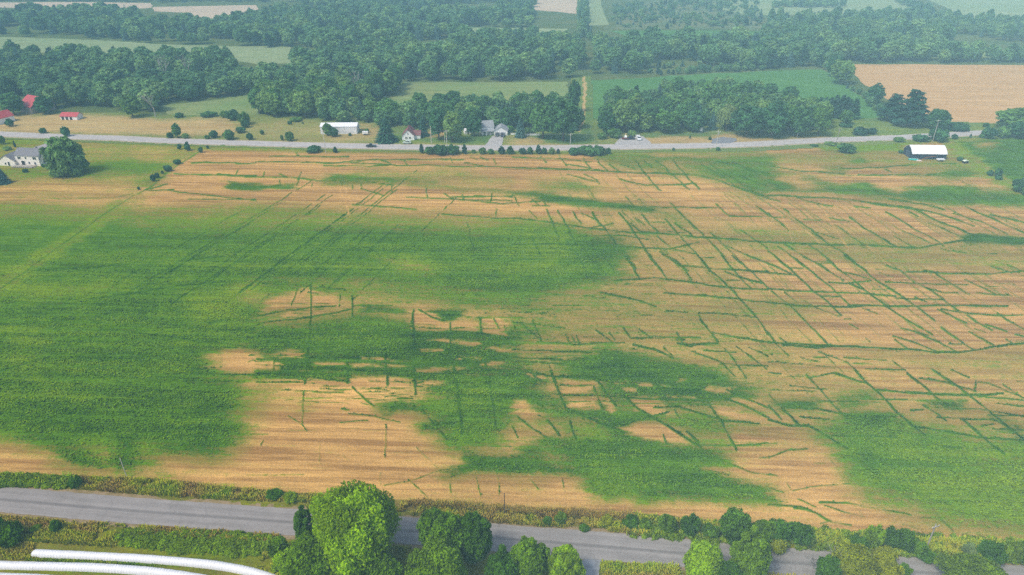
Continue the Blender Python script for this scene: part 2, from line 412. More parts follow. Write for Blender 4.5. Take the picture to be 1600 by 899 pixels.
fs.text(400, 580, 1.0, '''
g0.95/0.6/8 1120,90 1200,175 1100,215 1060,250 1130,340 1180,450 1250,470 1450,460 1560,370 1610,240 1580,100 1600,50 1200,50
g0.9/0.2/4 740,225 900,213 1050,250 830,270 760,250
g0.9/0.1/4 1000,350 1180,350 1120,385 1010,385
g0.9/0.15/5 1300,510 1400,530 1640,540 1640,620 1350,640 1180,682 1180,630 1310,600
g0.9/0.2/4 -20,0 240,0 580,20 980,20 1240,20 1240,60 980,40 600,50 300,45 0,40
t3 590,40 980,46 970,90 640,90
t3 1010,60 1200,62 1150,80 1010,100
g0.35/0.7/10 -60,60 60,60 120,180 40,260 -60,250
g0.3/0.6/8 180,150 380,150 400,210 300,280 280,200
g0.9/0.15/3 780,280 830,290 800,312
''')
fs.text(800, 580, 1.0, '''
g0.95/0.25/7 380,-40 600,-120 760,-80 1000,-40 1200,0 1330,70 1440,120 1500,150 1200,190 900,170 700,160 560,60 400,20
g0.95/0.35/7 -60,-60 60,-20 150,190 330,235 340,265 200,235 100,195 0,155
g0.95/0.3/7 240,440 640,425 700,392 970,472 1180,492 1330,530 1350,590 1210,605 1350,665 1600,725 1650,820 800,805 740,755 560,785 420,640 310,560
g0.95/0.8/14 560,640 760,620 740,740 600,740
g0.95/0.15/5 -10,610 50,560 200,545 235,592 400,640 0,640
g0.85/0.15/4 80,490 190,475 195,510 100,522
g0.9/0.25/5 480,285 560,225 620,262 850,280 700,342 640,375 560,335
g0.75/0.75/6 1040,280 1310,300 1330,390 1100,405
g0.6/0.8/5 380,330 560,340 620,420 400,430
g0.6/0.6/5 200,245 330,250 340,300 220,295
t2 305,58 530,75 530,92 300,88
t2 310,100 495,100 500,140 330,142
t2 340,172 525,172 545,235 345,235
t1.5 660,66 750,70 740,86 660,84
t1.5 790,80 890,84 890,106 795,104
t1.5 940,82 1010,98 1000,108 940,104
t1.5 670,104 760,112 772,136 700,130
t2 760,165 940,160 940,190 900,222 1000,262 860,268 790,220
t1.5 980,146 1130,155 1130,168 980,160
t2 1200,100 1360,112 1360,134 1210,128
t1.5 1020,52 1080,56 1070,76 1020,72
t1.5 70,28 180,48 170,66 75,50
t1.5 195,38 250,44 250,74 205,66
t1.5 210,96 270,104 260,122 220,116
t2 40,180 120,230 150,290 100,312 0,270 0,180
t1.5 560,180 610,190 660,268 600,250
t2 1380,170 1560,180 1590,215 1440,200
t2 1260,215 1400,245 1600,310 1600,322 1320,300
t2 690,352 820,318 960,330 1080,420 1120,470 980,455 860,430 760,390
t2 1380,400 1600,420 1600,445 1400,462
''')
fs.text(1200, 580, 1.0, '''
g0.97/0.72/10 330,402 430,352 560,322 750,302 900,362 1050,385 1300,425 1700,455 1700,1000 1300,960 1060,920 900,850 640,730 560,620 510,500 420,432
g1/0.35/14 600,480 700,560 760,720 700,740 620,700 570,620
g0.5/0.7/9 1260,480 1400,520 1700,520 1700,650 1500,640 1330,600
g0.97/1.0/18 1360,640 1700,660 1700,900 1400,860
g0.55/0.7/9 620,740 900,830 1300,920 1700,960 1700,1060 1100,1000 800,900
g0.85/0.1/5 430,150 640,120 650,170 460,182
g0.5/0.15/5 430,180 620,185 560,225 440,225
g0.85/0.1/5 60,190 270,180 280,222 100,232
g0.9/0.1/5 520,280 740,290 700,332 560,322
g0.85/0.1/5 1060,212 1240,200 1205,240 1080,242
g0.7/0.15/6 1390,270 1600,372 1600,432 1450,332
g0.35/0.6/8 300,60 560,70 640,110 430,150 320,120
g0.4/0.7/8 1240,410 1300,350 1400,460 1300,440
''')
# --- lines of stronger growth, traced one by one
fs.text(800, 225, 1.0, '''
2.2 0,150 300,160 600,175 900,185 1150,195 1300,235 1450,290 1600,340
1.6 0,85 150,90 330,95 500,115
1.6 330,125 450,150 600,175
1.8 180,80 210,115
1.8 300,80 340,140
1.8 440,90 490,155
2.2 530,100 600,175
2 610,130 680,180
2.6 770,110 830,180 880,250 930,295
2.6 900,110 1000,190 1060,245 1110,290
2.6 1000,100 1080,190 1170,285
2 820,110 880,155
2 680,130 770,160
2 670,220 760,245 830,260 1000,258 1150,250
1.6 350,195 540,240
1.4 450,190 530,225 545,250
2.4 1180,130 1300,190 1400,270 1600,330
2.2 1240,130 1400,230 1500,290
2.2 1380,120 1600,200
2 1360,180 1600,270
2 1280,110 1500,170 1600,185
2.4 710,330 760,385
1.6 830,395 1000,400 1280,405
1.8 0,370 250,360
1.4 120,390 240,390
1.8 5,320 45,390
2.4 215,410 250,480 270,540 295,590
2.8 285,420 345,510 370,570 405,640
2.4 380,425 430,500
3.2 500,430 560,510 630,600 700,690 770,790
3.2 670,430 740,520 790,600 840,680 940,800
2 430,435 540,480
2.2 760,460 830,510
2.6 810,440 880,530 910,560
2.6 740,500 800,550 910,565
3.2 960,470 1060,590 1150,690 1240,800
2.2 1020,500 1130,580
2.8 1100,480 1220,600 1310,690 1380,790
2.4 990,370 1060,440 1150,540
2.4 1240,560 1390,700 1490,800
2.4 1430,540 1600,660
2.6 1340,640 1450,690 1600,750
2.4 1270,380 1360,455 1560,460
2.4 1530,390 1600,445
2.6 920,680 1030,740 1100,800
2.2 900,580 980,640
2.2 560,700 640,790
2.4 120,580 150,640 180,700
2.4 640,620 720,700 770,780
1.6 120,350 170,390
2 185,345 215,390
1.6 100,420 160,470
3 0,470 200,485 350,510 560,540 750,555 900,565 1050,575 1200,590 1400,600 1600,620
2.2 440,580 700,575 850,600
3 300,635 650,645 980,660 1170,620
2.4 980,660 1140,690
2.2 1080,770 1250,780 1600,800
1.8 0,635 300,625
1.8 0,730 200,725
1.8 500,525 640,500
1.5 860,490 960,498
1.5 1180,710 1260,714
1.5 940,550 1080,560
''')
fs.text(1200, 225, 1.0, '''
1.8 450,155 700,150 900,130 1180,125
1.8 560,195 800,195 1050,195
1.5 720,155 780,180
1.8 0,140 200,170 480,190
2.6 0,320 500,350 700,385 900,405 1080,440 1290,520
2.2 500,350 600,365 900,400
2.2 750,345 1000,390 1110,420
3.2 920,410 1050,480 1250,560 1430,610 1530,630
2.2 1020,385 1110,420
2.6 1230,395 1350,450 1450,490 1600,555
2.2 1160,440 1330,490 1500,570
2 1380,445 1600,490
2 880,430 940,455
2 170,335 250,360 400,390
2 0,340 80,360
2.6 730,430 860,500 930,540 1080,620
2.2 700,480 850,545 1010,620
3.4 510,460 600,530 720,600 800,640
2 420,510 600,640
1.8 230,475 330,480
1.8 380,465 510,485
2.6 100,410 200,490 280,550 370,620 540,740
2.4 0,435 90,510 130,550
1.4 0,455 110,460
4 0,615 200,625 450,635 800,645 950,655 1080,630 1200,610 1350,595 1600,615
3 0,670 80,730 150,795
2.6 60,640 200,740 270,800
2.6 90,620 230,710 380,800
2.8 0,750 100,795
2.4 250,630 400,740 440,790
2.4 400,640 530,740 620,800
1.6 1380,765 1450,790
1.6 1340,690 1430,690
1.8 790,580 900,640
1.8 1000,490 1240,600
1.8 1080,630 1160,670
1.4 280,740 400,745
1.6 150,775 220,780
1.5 540,390 640,402
1.6 1080,660 1240,690
1.5 0,230 100,290
1.5 300,555 440,600
w1.1 350,420 420,540 500,660
w1.0 130,430 220,520 320,620
w0.9 60,400 120,520 150,600
w0.9 960,520 1180,700
w0.8 700,480 1000,600
w0.9 620,640 760,760
''')
fs.text(1200, 400, 1.0, '''
2.6 0,50 60,75 140,115
2.4 0,110 170,125
3.4 40,0 140,90 270,210 390,310 460,375
3.2 140,0 270,100 390,200 510,310
2.6 220,10 330,60 470,160
2.6 370,30 500,130 600,210
3.2 470,0 580,80 700,170 800,230 890,290 1040,410
3.4 500,175 600,215 700,290 800,360 920,435
3.4 920,435 970,465
3 985,472 1025,497
2 480,105 640,145
1.8 130,75 220,80
1.8 300,50 390,48
2.6 380,170 490,178 650,155
3 0,212 300,225 600,240 800,255
4.2 0,295 200,318 400,322 600,318 900,318 1150,315 1500,318
7 500,312 640,315
2.4 330,258 440,258
3 20,225 160,340 260,440 380,555
2 100,230 180,300
2 220,285 300,330 450,385
2 590,330 690,370
2.6 740,60 830,95 920,170 1030,225 1130,305 1190,350
2.2 740,170 1000,175 1250,185
2.8 860,100 1200,115 1400,118 1600,95
5 980,98 1060,108
2.2 1040,110 1150,180 1260,250
2.4 980,200 1090,230 1190,235
2 920,260 990,295
2 1230,150 1420,240
2.2 1060,340 1240,425
2.4 1240,375 1400,470
2.2 1080,340 1250,365 1480,375 1600,375
3 1360,430 1490,475
2.2 1430,360 1600,465
4 1080,450 1180,520 1280,590
2.6 1250,480 1410,565
3 920,485 1070,540 1180,600
3.2 780,500 900,540 1060,600
2.4 790,525 870,585
2.4 1130,550 1210,555
2.6 1540,495 1600,510
2.2 1480,525 1520,548
4.6 0,545 300,560 600,572 870,590 1060,605 1190,605 1350,585 1500,560 1600,550
7 100,562 300,575 400,562
7 1040,604 1200,603
4.2 0,480 60,560
2.2 70,510 120,545
2 60,560 130,630
2.2 310,600 500,670 600,770
2.4 610,710 850,715
3 870,740 940,800
2.2 1020,710 1140,800
2 480,640 740,655
2 780,660 860,720
3 0,730 80,740
2 300,755 400,735 580,790
2 940,770 1100,790
1.8 480,400 515,400
1.8 510,430 560,460
1.8 270,632 360,632
1.8 200,640 300,660
1.8 610,515 640,540
1.8 1290,460 1360,485
1.8 1400,70 1520,110
1.8 1500,60 1600,100
2 1140,715 1260,765
1.8 0,665 420,700
1.8 690,110 790,140
1.8 800,270 1100,280
1.8 1300,235 1500,250
1.8 1480,235 1520,255
1.8 830,455 1000,500
''')
fs.text(800, 400, 1.0, '''
4 700,0 800,150
3.4 850,0 980,160
3 940,0 1060,70 1120,150
3.6 1160,0 1260,110 1350,200 1430,280 1530,390 1600,490
3 1310,0 1400,110 1490,205
3 1370,0 1500,100 1600,210
3.2 1470,0 1600,50
2.4 1060,65 1250,80 1600,105
5.5 1420,130 1560,175
2.4 1330,100 1420,135
2.2 1340,155 1420,155
3.6 640,155 900,145 1100,165 1300,200 1600,215
3.6 950,235 1200,250 1400,270 1600,295
4 550,230 750,270 900,320
2 950,345 1100,355
2.2 1160,360 1350,370 1520,390
3.2 1170,395 1240,480 1290,550
3.2 1250,480 1450,520 1600,545
2 1160,360 1180,400
3 160,540 300,550 400,560 600,545 700,545
2.4 750,520 900,518 1180,515
5 760,560 900,590 1010,640
6 1030,548 1120,568
5 1120,560 1290,552
2.8 690,450 740,520
2.4 1020,485 1060,540
2.2 790,460 850,505 1000,515
2.4 600,480 640,530
2.4 520,470 620,540
2.8 330,490 360,550
2.4 370,495 395,550
2.4 400,500 420,550
3.2 120,400 180,530
2.8 10,440 50,520
2.6 60,430 160,520
2.6 1330,585 1470,770
2.4 1410,575 1590,710
2.6 1120,600 1300,670 1400,760
2.2 950,575 1010,630
2.2 1200,600 1400,610
2 1480,580 1600,630
3 1300,680 1600,690
2.5 0,420 200,440 330,455
2.5 0,480 150,490
2.5 0,590 300,600 500,610
2.4 0,640 240,650 460,660
2.6 0,660 400,680
3 230,690 280,800
3 20,680 120,740 200,800
4 40,730 300,760 540,770
''')
fs.text(400, 400, 1.0, '''
6 980,340 985,480 990,600 985,800
5 1400,390 1410,500 1425,640 1440,800
3.4 1215,420 1215,540 1222,620
3.2 600,250 610,380
2.2 520,240 520,320
3.2 340,170 345,400 330,560 320,640 310,800
1.6 255,210 225,310
4.2 570,630 568,800
4.2 808,600 818,800
5.4 1235,640 1245,800
2.2 190,420 195,520
3.2 0,380 150,355 350,325 500,315
3.2 0,430 250,400 500,360 600,340
4 1010,335 1110,390 1180,405
2 1480,395 1520,460
2 1550,440 1580,500
2.5 320,230 380,240
2.4 40,175 400,200 560,215
3 960,490 1400,490 1600,520
2.6 1000,572 1400,578
2.6 1000,615 1250,622 1390,672
2.4 560,672 980,674
2.4 570,722 980,720
3 0,650 350,658
2.8 0,745 250,740 560,762
2.6 120,690 350,715 560,715
3 1000,740 1240,735 1430,725
2.6 1270,690 1420,720
2.4 240,740 310,790
2 120,640 110,720
''')
fs.text(0, 400, 1.0, '''
2 0,120 200,100 600,75 900,45 1150,35 1400,5
2 800,245 1050,205 1300,175 1400,165
3 0,730 200,660 230,655
2.4 0,720 110,690
1.8 560,270 760,250 1000,210
1.6 850,300 1400,290
2 800,480 1100,520 1600,575
2.2 1280,575 1600,578
2 1080,60 1060,140
2 1000,430 1400,470 1600,465
2 1300,420 1500,395
2 1200,740 1600,750
''')
fs.text(400, 580, 1.0, '''
3.2 600,100 690,190 740,225
5 1040,250 1120,340 1190,430
2.4 800,720 950,690 1100,640 1180,620
3.2 960,690 1070,790
3.2 1215,690 1222,770
3 1370,640 1400,790
3 1505,640 1512,680
2.6 1518,700 1520,780
6.5 990,0 990,150
4 820,0 820,95
6 1245,0 1270,150 1290,400
6 1450,0 1480,200 1500,360
1.5 402,450 395,570
2 300,0 305,90
1.6 300,130 290,330
1.6 45,440 30,470
4 0,20 300,30 580,75
2.2 0,75 290,75
4 600,0 900,30 1240,15
2.2 580,270 740,290 900,325
2 520,325 700,315
1.5 1000,480 1130,610
1.2 815,340 805,540
1.6 530,240 580,245
1.6 200,285 280,330 320,380
3 1250,155 1600,165
2.4 1250,215 1500,220
2 880,175 970,175
1.3 770,640 772,710
1.4 540,530 580,560
1.4 1320,480 1600,478
''')
fs.text(800, 580, 1.0, '''
6 240,0 290,130 330,240
4 510,100 560,240
6 530,60 600,160 650,220
6 690,150 780,230 880,290 960,340 1090,420 1180,480
5 750,60 800,150
5 900,60 970,190
5 1220,190 1300,310 1400,500
3 300,30 520,60 800,80
2.4 300,92 500,97
4 250,150 500,160 900,180 1200,190
5 800,120 1100,125 1300,160 1420,210 1600,300
4 1340,120 1600,240
4.2 890,230 1050,230 1200,275 1340,320 1540,335
6 330,240 480,300 600,350 700,390
4.2 680,350 800,305 980,260
3 1020,250 1050,300
4.4 1190,470 1400,470 1600,455
4.4 1350,580 1500,640 1600,655
5 30,290 130,370 210,420
5 220,310 300,410
5 360,320 400,430
2.4 0,350 40,420
2 160,280 200,300
3 940,400 970,470
5 1090,380 1170,450
3 100,660 160,740
4 315,690 325,730
2.4 500,700 560,790
2.6 1230,620 1400,670
3 1540,545 1600,545
2 1380,160 1330,190
1.6 0,665 40,655
2 330,775 350,778
''')
fs.text(1200, 580, 1.0, '''
3.6 240,25 340,130 420,230 520,330
4.2 550,0 600,60 700,150 800,250 900,350 980,410
2 410,10 500,40 620,80
2 270,40 400,12
3.2 870,15 1000,120 1110,220
2.4 1000,50 1110,75 1300,130
4 1030,0 1200,110 1350,230 1450,320 1600,440
2 1310,75 1370,80 1490,130 1600,175
3 1300,60 1290,130
1.8 1470,90 1580,165
4.2 680,120 870,140 1100,150 1300,155 1470,145
2.4 850,130 1000,140
2.4 1300,160 1600,190
3.2 970,215 1110,315
3.2 890,245 970,245
2.6 1140,240 1300,240 1600,290
3 1200,310 1400,310 1480,350
5 1220,315 1320,400 1400,470 1475,525
5 900,350 1050,375 1300,420 1600,440
4 0,220 80,310
5.4 90,240 190,340
5 0,310 120,345 250,345 350,400 500,490
4.2 80,230 300,240 520,280 800,285
3 200,290 420,315
2.2 130,95 400,120
2.4 0,120 300,130
2.4 300,190 560,195
4.4 0,545 130,500 250,490
4 0,460 60,455
5 0,650 50,660
2.2 110,690 140,745
2.2 150,750 260,725 400,715 540,705 610,715
3.2 0,735 90,765
1.8 400,570 420,590
3 0,150 60,210
2 640,180 870,180
2 1050,295 1250,300
2.6 1330,350 1400,340
2 290,578 360,580
2.4 460,785 500,790
2.4 1370,280 1600,285
2.2 1420,205 1600,228
2 1400,370 1600,375
4 400,410 540,410 800,425
3 1080,480 1200,490
''')
fs.text(1200, 700, 1.0, '''
5.5 320,340 500,350 650,380 850,415 950,445 1080,440
3.2 540,370 590,430
6 0,360 200,370 300,410 400,470 520,490
4.2 1080,450 1160,530
2.4 330,480 400,460
4 350,360 480,410 600,440
4 160,380 270,390
3 20,330 120,345
2 840,480 960,520
2.2 1380,480 1460,520
3 180,320 300,370
''')
# sprayer tracks that run up the green half in parallel
rng = random.Random(4)
dq = G(520, 372) - G(395, 470); dq.z = 0; dq.normalize()
for k in range(20):
    bx = 185 + k * 19 + rng.uniform(-5, 5); by = 468 + rng.uniform(-30, 22) - (18 if k > 12 else 0)
    a = G(bx, by); L = rng.uniform(35, 120); b = a + dq * L
    fs.line([(bx, by), PIX(b)], 1.25, 1.0, 0.0, None, 0.75, 0.9)
    a2 = a + dq * (L + 25); b2 = a2 + dq * rng.uniform(8, 40); b2p = PIX(b2)
    if b2p[1] > 352: fs.line([PIX(a2), b2p], 1.2, 1.0, 0.0, None, 0.75, 0.9)
for x0, x1 in ((285, 330), (300, 345)): fs.line([(x0, 600 - 20), (x1, 575)], 1.2, 1.0, 0.0)
fs.line([(532, 296), (540, 312), (544, 335)], 1.3, 0, None, 0.9, 0.2)
fs.line([(540, 294), (547, 310), (549, 322)], 1.2, 0, None, 0.9, 0.2)
# the tramped headland that runs from the hedge shrubs down to the west edge
for off, v in ((0, 0.55), (14, 0.5), (-12, 0.62)):
    fs.line([(225 + off, 300), (180 + off, 325), (110 + off, 372), (40 + off, 420), (-40 + off, 470), (-150 + off, 545)], 3.2, 0, 0.9, None, 0.1, 3.0) if False else fs.poly([(225 + off, 300), (228 + off, 302), (112 + off, 376), (-38 + off, 476), (-44 + off, 470), (106 + off, 370)], v, 0.95, None, 3.0, 0.7)
fs.line([(310, 238), (280, 256), (238, 290), (215, 304)], 2.2, 0.9, 0.25)
fs.line([(208, 306), (150, 345), (40, 425), (-120, 540)], 1.6, 0.9, 0.2)
# thin lines across the upper part of the field, west half
fs.text(400, 225, 1.0, '''
1.6 -160,38 0,32 160,42 560,45
1.5 80,78 260,76 420,80 580,78
1.4 250,60 270,78
1.8 0,112 320,118 520,118 700,100 1300,100
1.8 310,115 420,122 560,115 850,135
1.5 420,135 700,142 850,135 1000,135 1600,150
1.4 760,98 850,125
1.8 -240,190 0,205 240,215 440,235 600,240
1.5 140,190 200,215
1.4 280,180 260,230
1.4 50,180 45,205
1.4 350,240 350,272
1.4 145,230 148,255
1.6 270,220 250,265
1.6 600,255 600,285
1.6 655,250 655,285
1.6 850,260 850,300
1.4 540,245 540,262
2 1060,260 1070,345
2 1170,310 1220,340 1300,355
1.8 1290,320 1300,350
2.4 1470,310 1465,370
1.6 940,330 1100,340 1300,350 1540,378 1600,370
1.6 1300,350 1600,358
1.4 1360,325 1600,335
1.5 1220,330 1600,332
1.8 1160,445 1400,460 1600,470
1.4 600,385 800,395 1000,410
1.4 660,285 800,325
2 1320,490 1340,600 1355,660
1.8 1360,665 1500,650 1600,640
1.5 1500,410 1500,455
1.5 1480,90 1500,130
1.4 1340,85 1380,100
1.4 1400,85 1450,100
1.4 1215,90 1230,118
1.4 1300,120 1420,140
1.4 930,105 950,130
1.6 0,210 -150,200
1.4 700,240 860,262
''')
fs.text(0, 225, 1.0, '''
1.6 1190,120 1600,122
1.7 1090,190 1350,195 1600,200
1.4 1490,160 1475,188
1.4 1020,290 1300,320 1600,358
1.6 900,290 1090,290
1.3 1180,345 1600,352
1.4 1050,250 900,290
''')
# shorter growth lines lost in the photograph's grain: laid with the rows
for k in range(150):
    x = rng.uniform(900, 1640); y = rng.uniform(330, 690); w_ = rng.uniform(8, 42)
    if rng.random() < 0.35: x = rng.uniform(400, 900); y = rng.uniform(490, 620)
    a = G(x, y); b = a + Vector((math.cos(ROW_DIR), math.sin(ROW_DIR), 0)) * w_ * mpp(x, y)
    fs.line([(x, y), PIX(b)], rng.uniform(0.9, 1.5), rng.uniform(0.35, 0.75), 0.15, None, 0.8)
# a denser, fainter network between the traced lines: the same two directions, long and thin
da = G(1163, 570) - G(1040, 425); da.z = 0; da.normalize(); db = G(1320, 505) - G(1210, 400); db.z = 0; db.normalize()
for k in range(340):
    x = rng.uniform(860, 1640); y = rng.uniform(262, 640); a = G(x, y); d_ = da if x < 1150 + rng.uniform(-80, 80) else db
    P_ = [a]; L_ = rng.uniform(30, 130)
    for q in range(4): P_.append(P_[-1] + (d_ + Vector((rng.uniform(-.05, .05), 0, 0))) * -L_ / 4 * -1)
    if PIX(P_[-1])[1] > 650 or (PIX(P_[-1])[0] > 1330 and PIX(P_[-1])[1] > 625): continue
    fs.line([PIX(q) for q in P_], rng.uniform(0.7, 1.5), rng.uniform(0.35, 0.75), 0.2, None, 0.2)
for k in range(170):
    x = rng.uniform(380, 1000); y = rng.uniform(470, 640); w_ = rng.uniform(20, 130)
    if x > 860: y = rng.uniform(430, 640)
    a = G(x, y); P_ = [a + Vector((math.cos(ROW_DIR), math.sin(ROW_DIR), 0)) * w_ * mpp(x, y) * q / 4 + Vector((0, rng.uniform(-.5, .5), 0)) for q in range(5)]
    fs.line([PIX(q) for q in P_], rng.uniform(0.9, 2.0), rng.uniform(0.5, 0.9), 0.2, None, 0.5)
for k in range(45):
    x = rng.uniform(330, 760); y = rng.uniform(600, 770); w_ = rng.uniform(10, 50)
    fs.line([(x, y), (x + w_, y + w_ * 0.02)], rng.uniform(1.0, 1.6), rng.uniform(0.35, 0.6), 0.2, None, 0.9)
# --- the house yard north of the field, mown and dry
yard = [(-160, 200), (320, 224), (316, 236), (284, 254), (238, 288), (206, 306), (150, 310), (-160, 306)]
fs.poly(yard, 0.42, 0.75, 0.6, 3, 1, False)
fs.text(0, 225, 1.0, '''
g0.75/0.55/6 560,130 800,110 1050,110 1020,170 900,200 700,180 560,170
g0.7/0.6/8 -160,190 200,150 420,190 660,170 600,215 300,225 80,215 -160,240
g0.6/0.75/5 -160,-40 120,-30 300,0 200,20 40,20 -160,60
g0.35/0.8/6 880,120 1060,100 1000,30 860,30
p0.95/5 560,150 700,110 880,60 1000,30 1010,45 880,85 700,135 570,165
p0.8/8 860,60 1000,40 1100,60 1000,110 880,100
p0.75/8 620,225 800,200 900,215 800,240
p0.35/5 600,240 860,245 860,262 600,262
t14 -160,262 400,236 800,272 780,312 -160,300
p0.72/14 -160,260 400,230 800,270 780,320 -160,310
g0.6/0.4/6 900,240 1040,190 1060,220 960,265
''')
fs.line([(-100, 306), (100, 311), (175, 310), (207, 304)], 1.6, 0.55, 0.8, 0.2)
# --- rough grass along the highway and round the barn
edge = [(-150, 208), (0, 218), (184, 221), (240, 224), (490, 232), (800, 237), (950, 235), (1170, 233), (1300, 224), (1400, 222), (1450, 218), (1530, 212), (1760, 203)]
fs.poly(edge + [(1760, 210), (1530, 219), (1400, 229), (1300, 232), (1170, 240), (950, 242), (800, 243), (490, 239), (330, 236), (240, 227)], 0.5, 0.85, 0.35, 2.2, 1, False)
fs.poly([(1180, 236), (1290, 229), (1300, 234), (1200, 240)], 0.1, 0.8, 0.55, 2)
fs.poly([(1270, 226), (1330, 222), (1420, 226), (1400, 238), (1330, 240), (1290, 236)], 0.75, 0.75, 0.4, 4)
fs.poly([(1340, 238), (1480, 232), (1500, 250), (1440, 256), (1360, 250)], 0.35, 0.8, 0.4, 5)
# neighbouring crop beyond the grassy strip
nb = [(1492, 222), (1600, 214), (1760, 206), (1760, 330), (1600, 296), (1545, 262), (1512, 240)]
fs.poly(nb, 0.82, 0.3, 0.5, 2.5, 1, False)
fs.poly([(1470, 224), (1496, 222), (1518, 242), (1550, 264), (1606, 300), (1600, 306), (1560, 290), (1530, 272), (1500, 250)], 0.6, 0.98, 0.5, 3, 1)
fs.poly([(1520, 224), (1560, 222), (1550, 234), (1530, 236)], 0.3, 0.5, 0.55, 5)
FIELD_EDGE = [(-160, 728), (0, 743), (200, 748), (400, 767), (620, 782), (800, 796), (1000, 805), (1200, 822), (1300, 836), (1450, 846), (1600, 848), (1760, 852)]
fs.poly([(x, y - 8) for x, y in FIELD_EDGE] + [(1760, 860), (1000, 830), (-160, 760)], 0.25, 0.7, 0.4, 5, 0.7)
fs.c = np.clip(fs.c, 0, 1); fs.l = np.clip(fs.l, 0, 1); fs.p = np.clip(fs.p, 0, 1)
field = fs.build('field', M['field'], 0.05, 0.25, fs.inside(edge + FIELD_EDGE[::-1]))

# the bean plants themselves: single leafy tufts wherever the growth is dense, thinning out with distance
def bean_plants(n):
    rs = np.random.RandomState(91); area = np.abs(np.gradient(fs.wx, axis=1) * np.gradient(fs.wy, axis=0)); dist = np.hypot(fs.wx, fs.wy)
    w = area * np.clip((fs.c - 0.5) / 0.5, 0, 1) * (0.25 + 1.5 * sstep(0.38, 0.62, fbm(fs.u / 30, fs.w / 1.1, 95, 3))) * np.clip((300 - dist) / 140, 0, 1) ** 1.3 * fs.inside(edge + FIELD_EDGE[::-1]); w = (w / w.sum()).ravel()
    k = rs.choice(len(w), n, p=w); jx = rs.uniform(-.5, .5, n); gx, gy = np.gradient(fs.wx, axis=1).ravel()[k], np.gradient(fs.wy, axis=0).ravel()[k]
    x = fs.wx.ravel()[k] + jx * gx; y = fs.wy.ravel()[k] + rs.uniform(-.5, .5, n) * gy
    d = rs.normal(size=(n, 3)) * 0.5; d[:, 2] = 1; V, Fq = leaf_quads(rs, np.stack([x, y, rs.uniform(0.22, 0.55, n)], -1), unit(d), rs.uniform(0.13, 0.30, n), 0.8)
    tone = np.repeat(np.clip(fs.l.ravel()[k] * 0.8 + 0.1 + (fbm(x / 9, y / 3, 92, 3) - 0.5) * 0.9 + rs.normal(0, 0.08, n), 0, 1), 4)
    me = np_mesh('bean_plants', V, Fq, M['beans']); fattr(me, 'tone', tone); o = link(bpy.data.objects.new('bean_plants', me)); o['kind'] = 'stuff'
# ------------------------------------------------------------------ ground, far meadows and fields
def sheet_poly(name, pts, mat, z, px=True, jitter=0.0, sub=1):
    P = [G(x, y, 0) for x, y in pts] if px else [Vector(p) for p in pts]
    out = []; r = random.Random(len(pts) * 7 + int(pts[0][0]))
    for i, p in enumerate(P):
        q = P[(i + 1) % len(P)]
        for k in range(sub):
            w = p.lerp(q, k / sub)
            if jitter and k: w = w + Vector((r.uniform(-1, 1), r.uniform(-1, 1), 0)) * jitter
            out.append((w.x, w.y, z))
    bm = bmesh.new(); vs = [bm.verts.new(v) for v in out]; f = bm.faces.new(vs)
    if f.normal.z < 0: f.normal_flip()
    bmesh.ops.triangulate(bm, faces=[f])
    me = bpy.data.meshes.new(name); bm.to_mesh(me); bm.free(); me.materials.append(mat)
    o = link(bpy.data.objects.new(name, me)); o['kind'] = 'structure'; return o
def grass_mat(name, a, b, c, s1=0.03, s2=0.4, row=None, rowamp=0.0):
    t = NT(name); P = t.pos()
    n1 = t.noise(s1, 5, P, 0.6); n2 = t.noise(s2, 4, P, 0.65)
    col = t.mix(t.mapr(n1, 0.35, 0.65), tuple(a), tuple(b)); col = t.mix(t.mapr(n2, 0.45, 0.75), col, tuple(c))
    if row is not None:
        rv = t.mapped(t.mapped(P, (1, 1, 1), (0, 0, -row)), (0.012, 0.35, 1))
        col = t.mul(col, t.mapr(t.noise(1.0, 4, rv, 0.65), 0.3, 0.7, 1 - rowamp, 1 + rowamp))
    t.bump(n2, 0.4, 0.5)
    return t.color(col)
M['ground'] = grass_mat('far_grassland', (0.07, 0.12, 0.03), (0.14, 0.16, 0.05), (0.05, 0.09, 0.025))
M['wood_floor'] = grass_mat('woodland_floor', (0.03, 0.06, 0.02), (0.05, 0.08, 0.025), (0.02, 0.045, 0.015))
M['green_crop'] = grass_mat('green_crop', (0.075, 0.19, 0.045), (0.095, 0.22, 0.05), (0.06, 0.155, 0.04), 0.012, 0.15, R(-38), 0.14)
M['olive_field'] = grass_mat('olive_pasture', (0.17, 0.25, 0.075), (0.24, 0.26, 0.09), (0.14, 0.22, 0.065), 0.02, 0.2, R(2), 0.18)
M['hay_field'] = grass_mat('pale_hayfield', (0.22, 0.29, 0.13), (0.28, 0.32, 0.15), (0.19, 0.26, 0.11), 0.01, 0.1, R(3), 0.18)
M['scrub'] = grass_mat('scrub_grass', (0.10, 0.15, 0.06), (0.20, 0.20, 0.09), (0.06, 0.11, 0.045), 0.03, 0.12)
M['tan_field'] = grass_mat('ripe_grain_field', (0.50, 0.30, 0.125), (0.54, 0.335, 0.145), (0.46, 0.27, 0.11), 0.012, 0.12, R(-4), 0.2)
M['hazed_stubble'] = grass_mat('haze_paled_stubble', (0.52, 0.40, 0.27), (0.56, 0.43, 0.30), (0.48, 0.37, 0.25), 0.012, 0.12, R(-4), 0.12)  # tan stubble with the paleness of distant haze put into its colour
M['gravel'] = plain('gravel', (0.38, 0.36, 0.34), 0.95, 0.2, 0.8)
g_ = sheet_poly('ground', [(-1700, -220, 0), (1700, -220, 0), (1700, 2600, 0), (-1700, 2600, 0)], M['ground'], 0.0, False)
def far_field(pts, mat, z=0.09, name='field'): return sheet_poly(name, pts, M[mat], z, True, 2.0, 5)
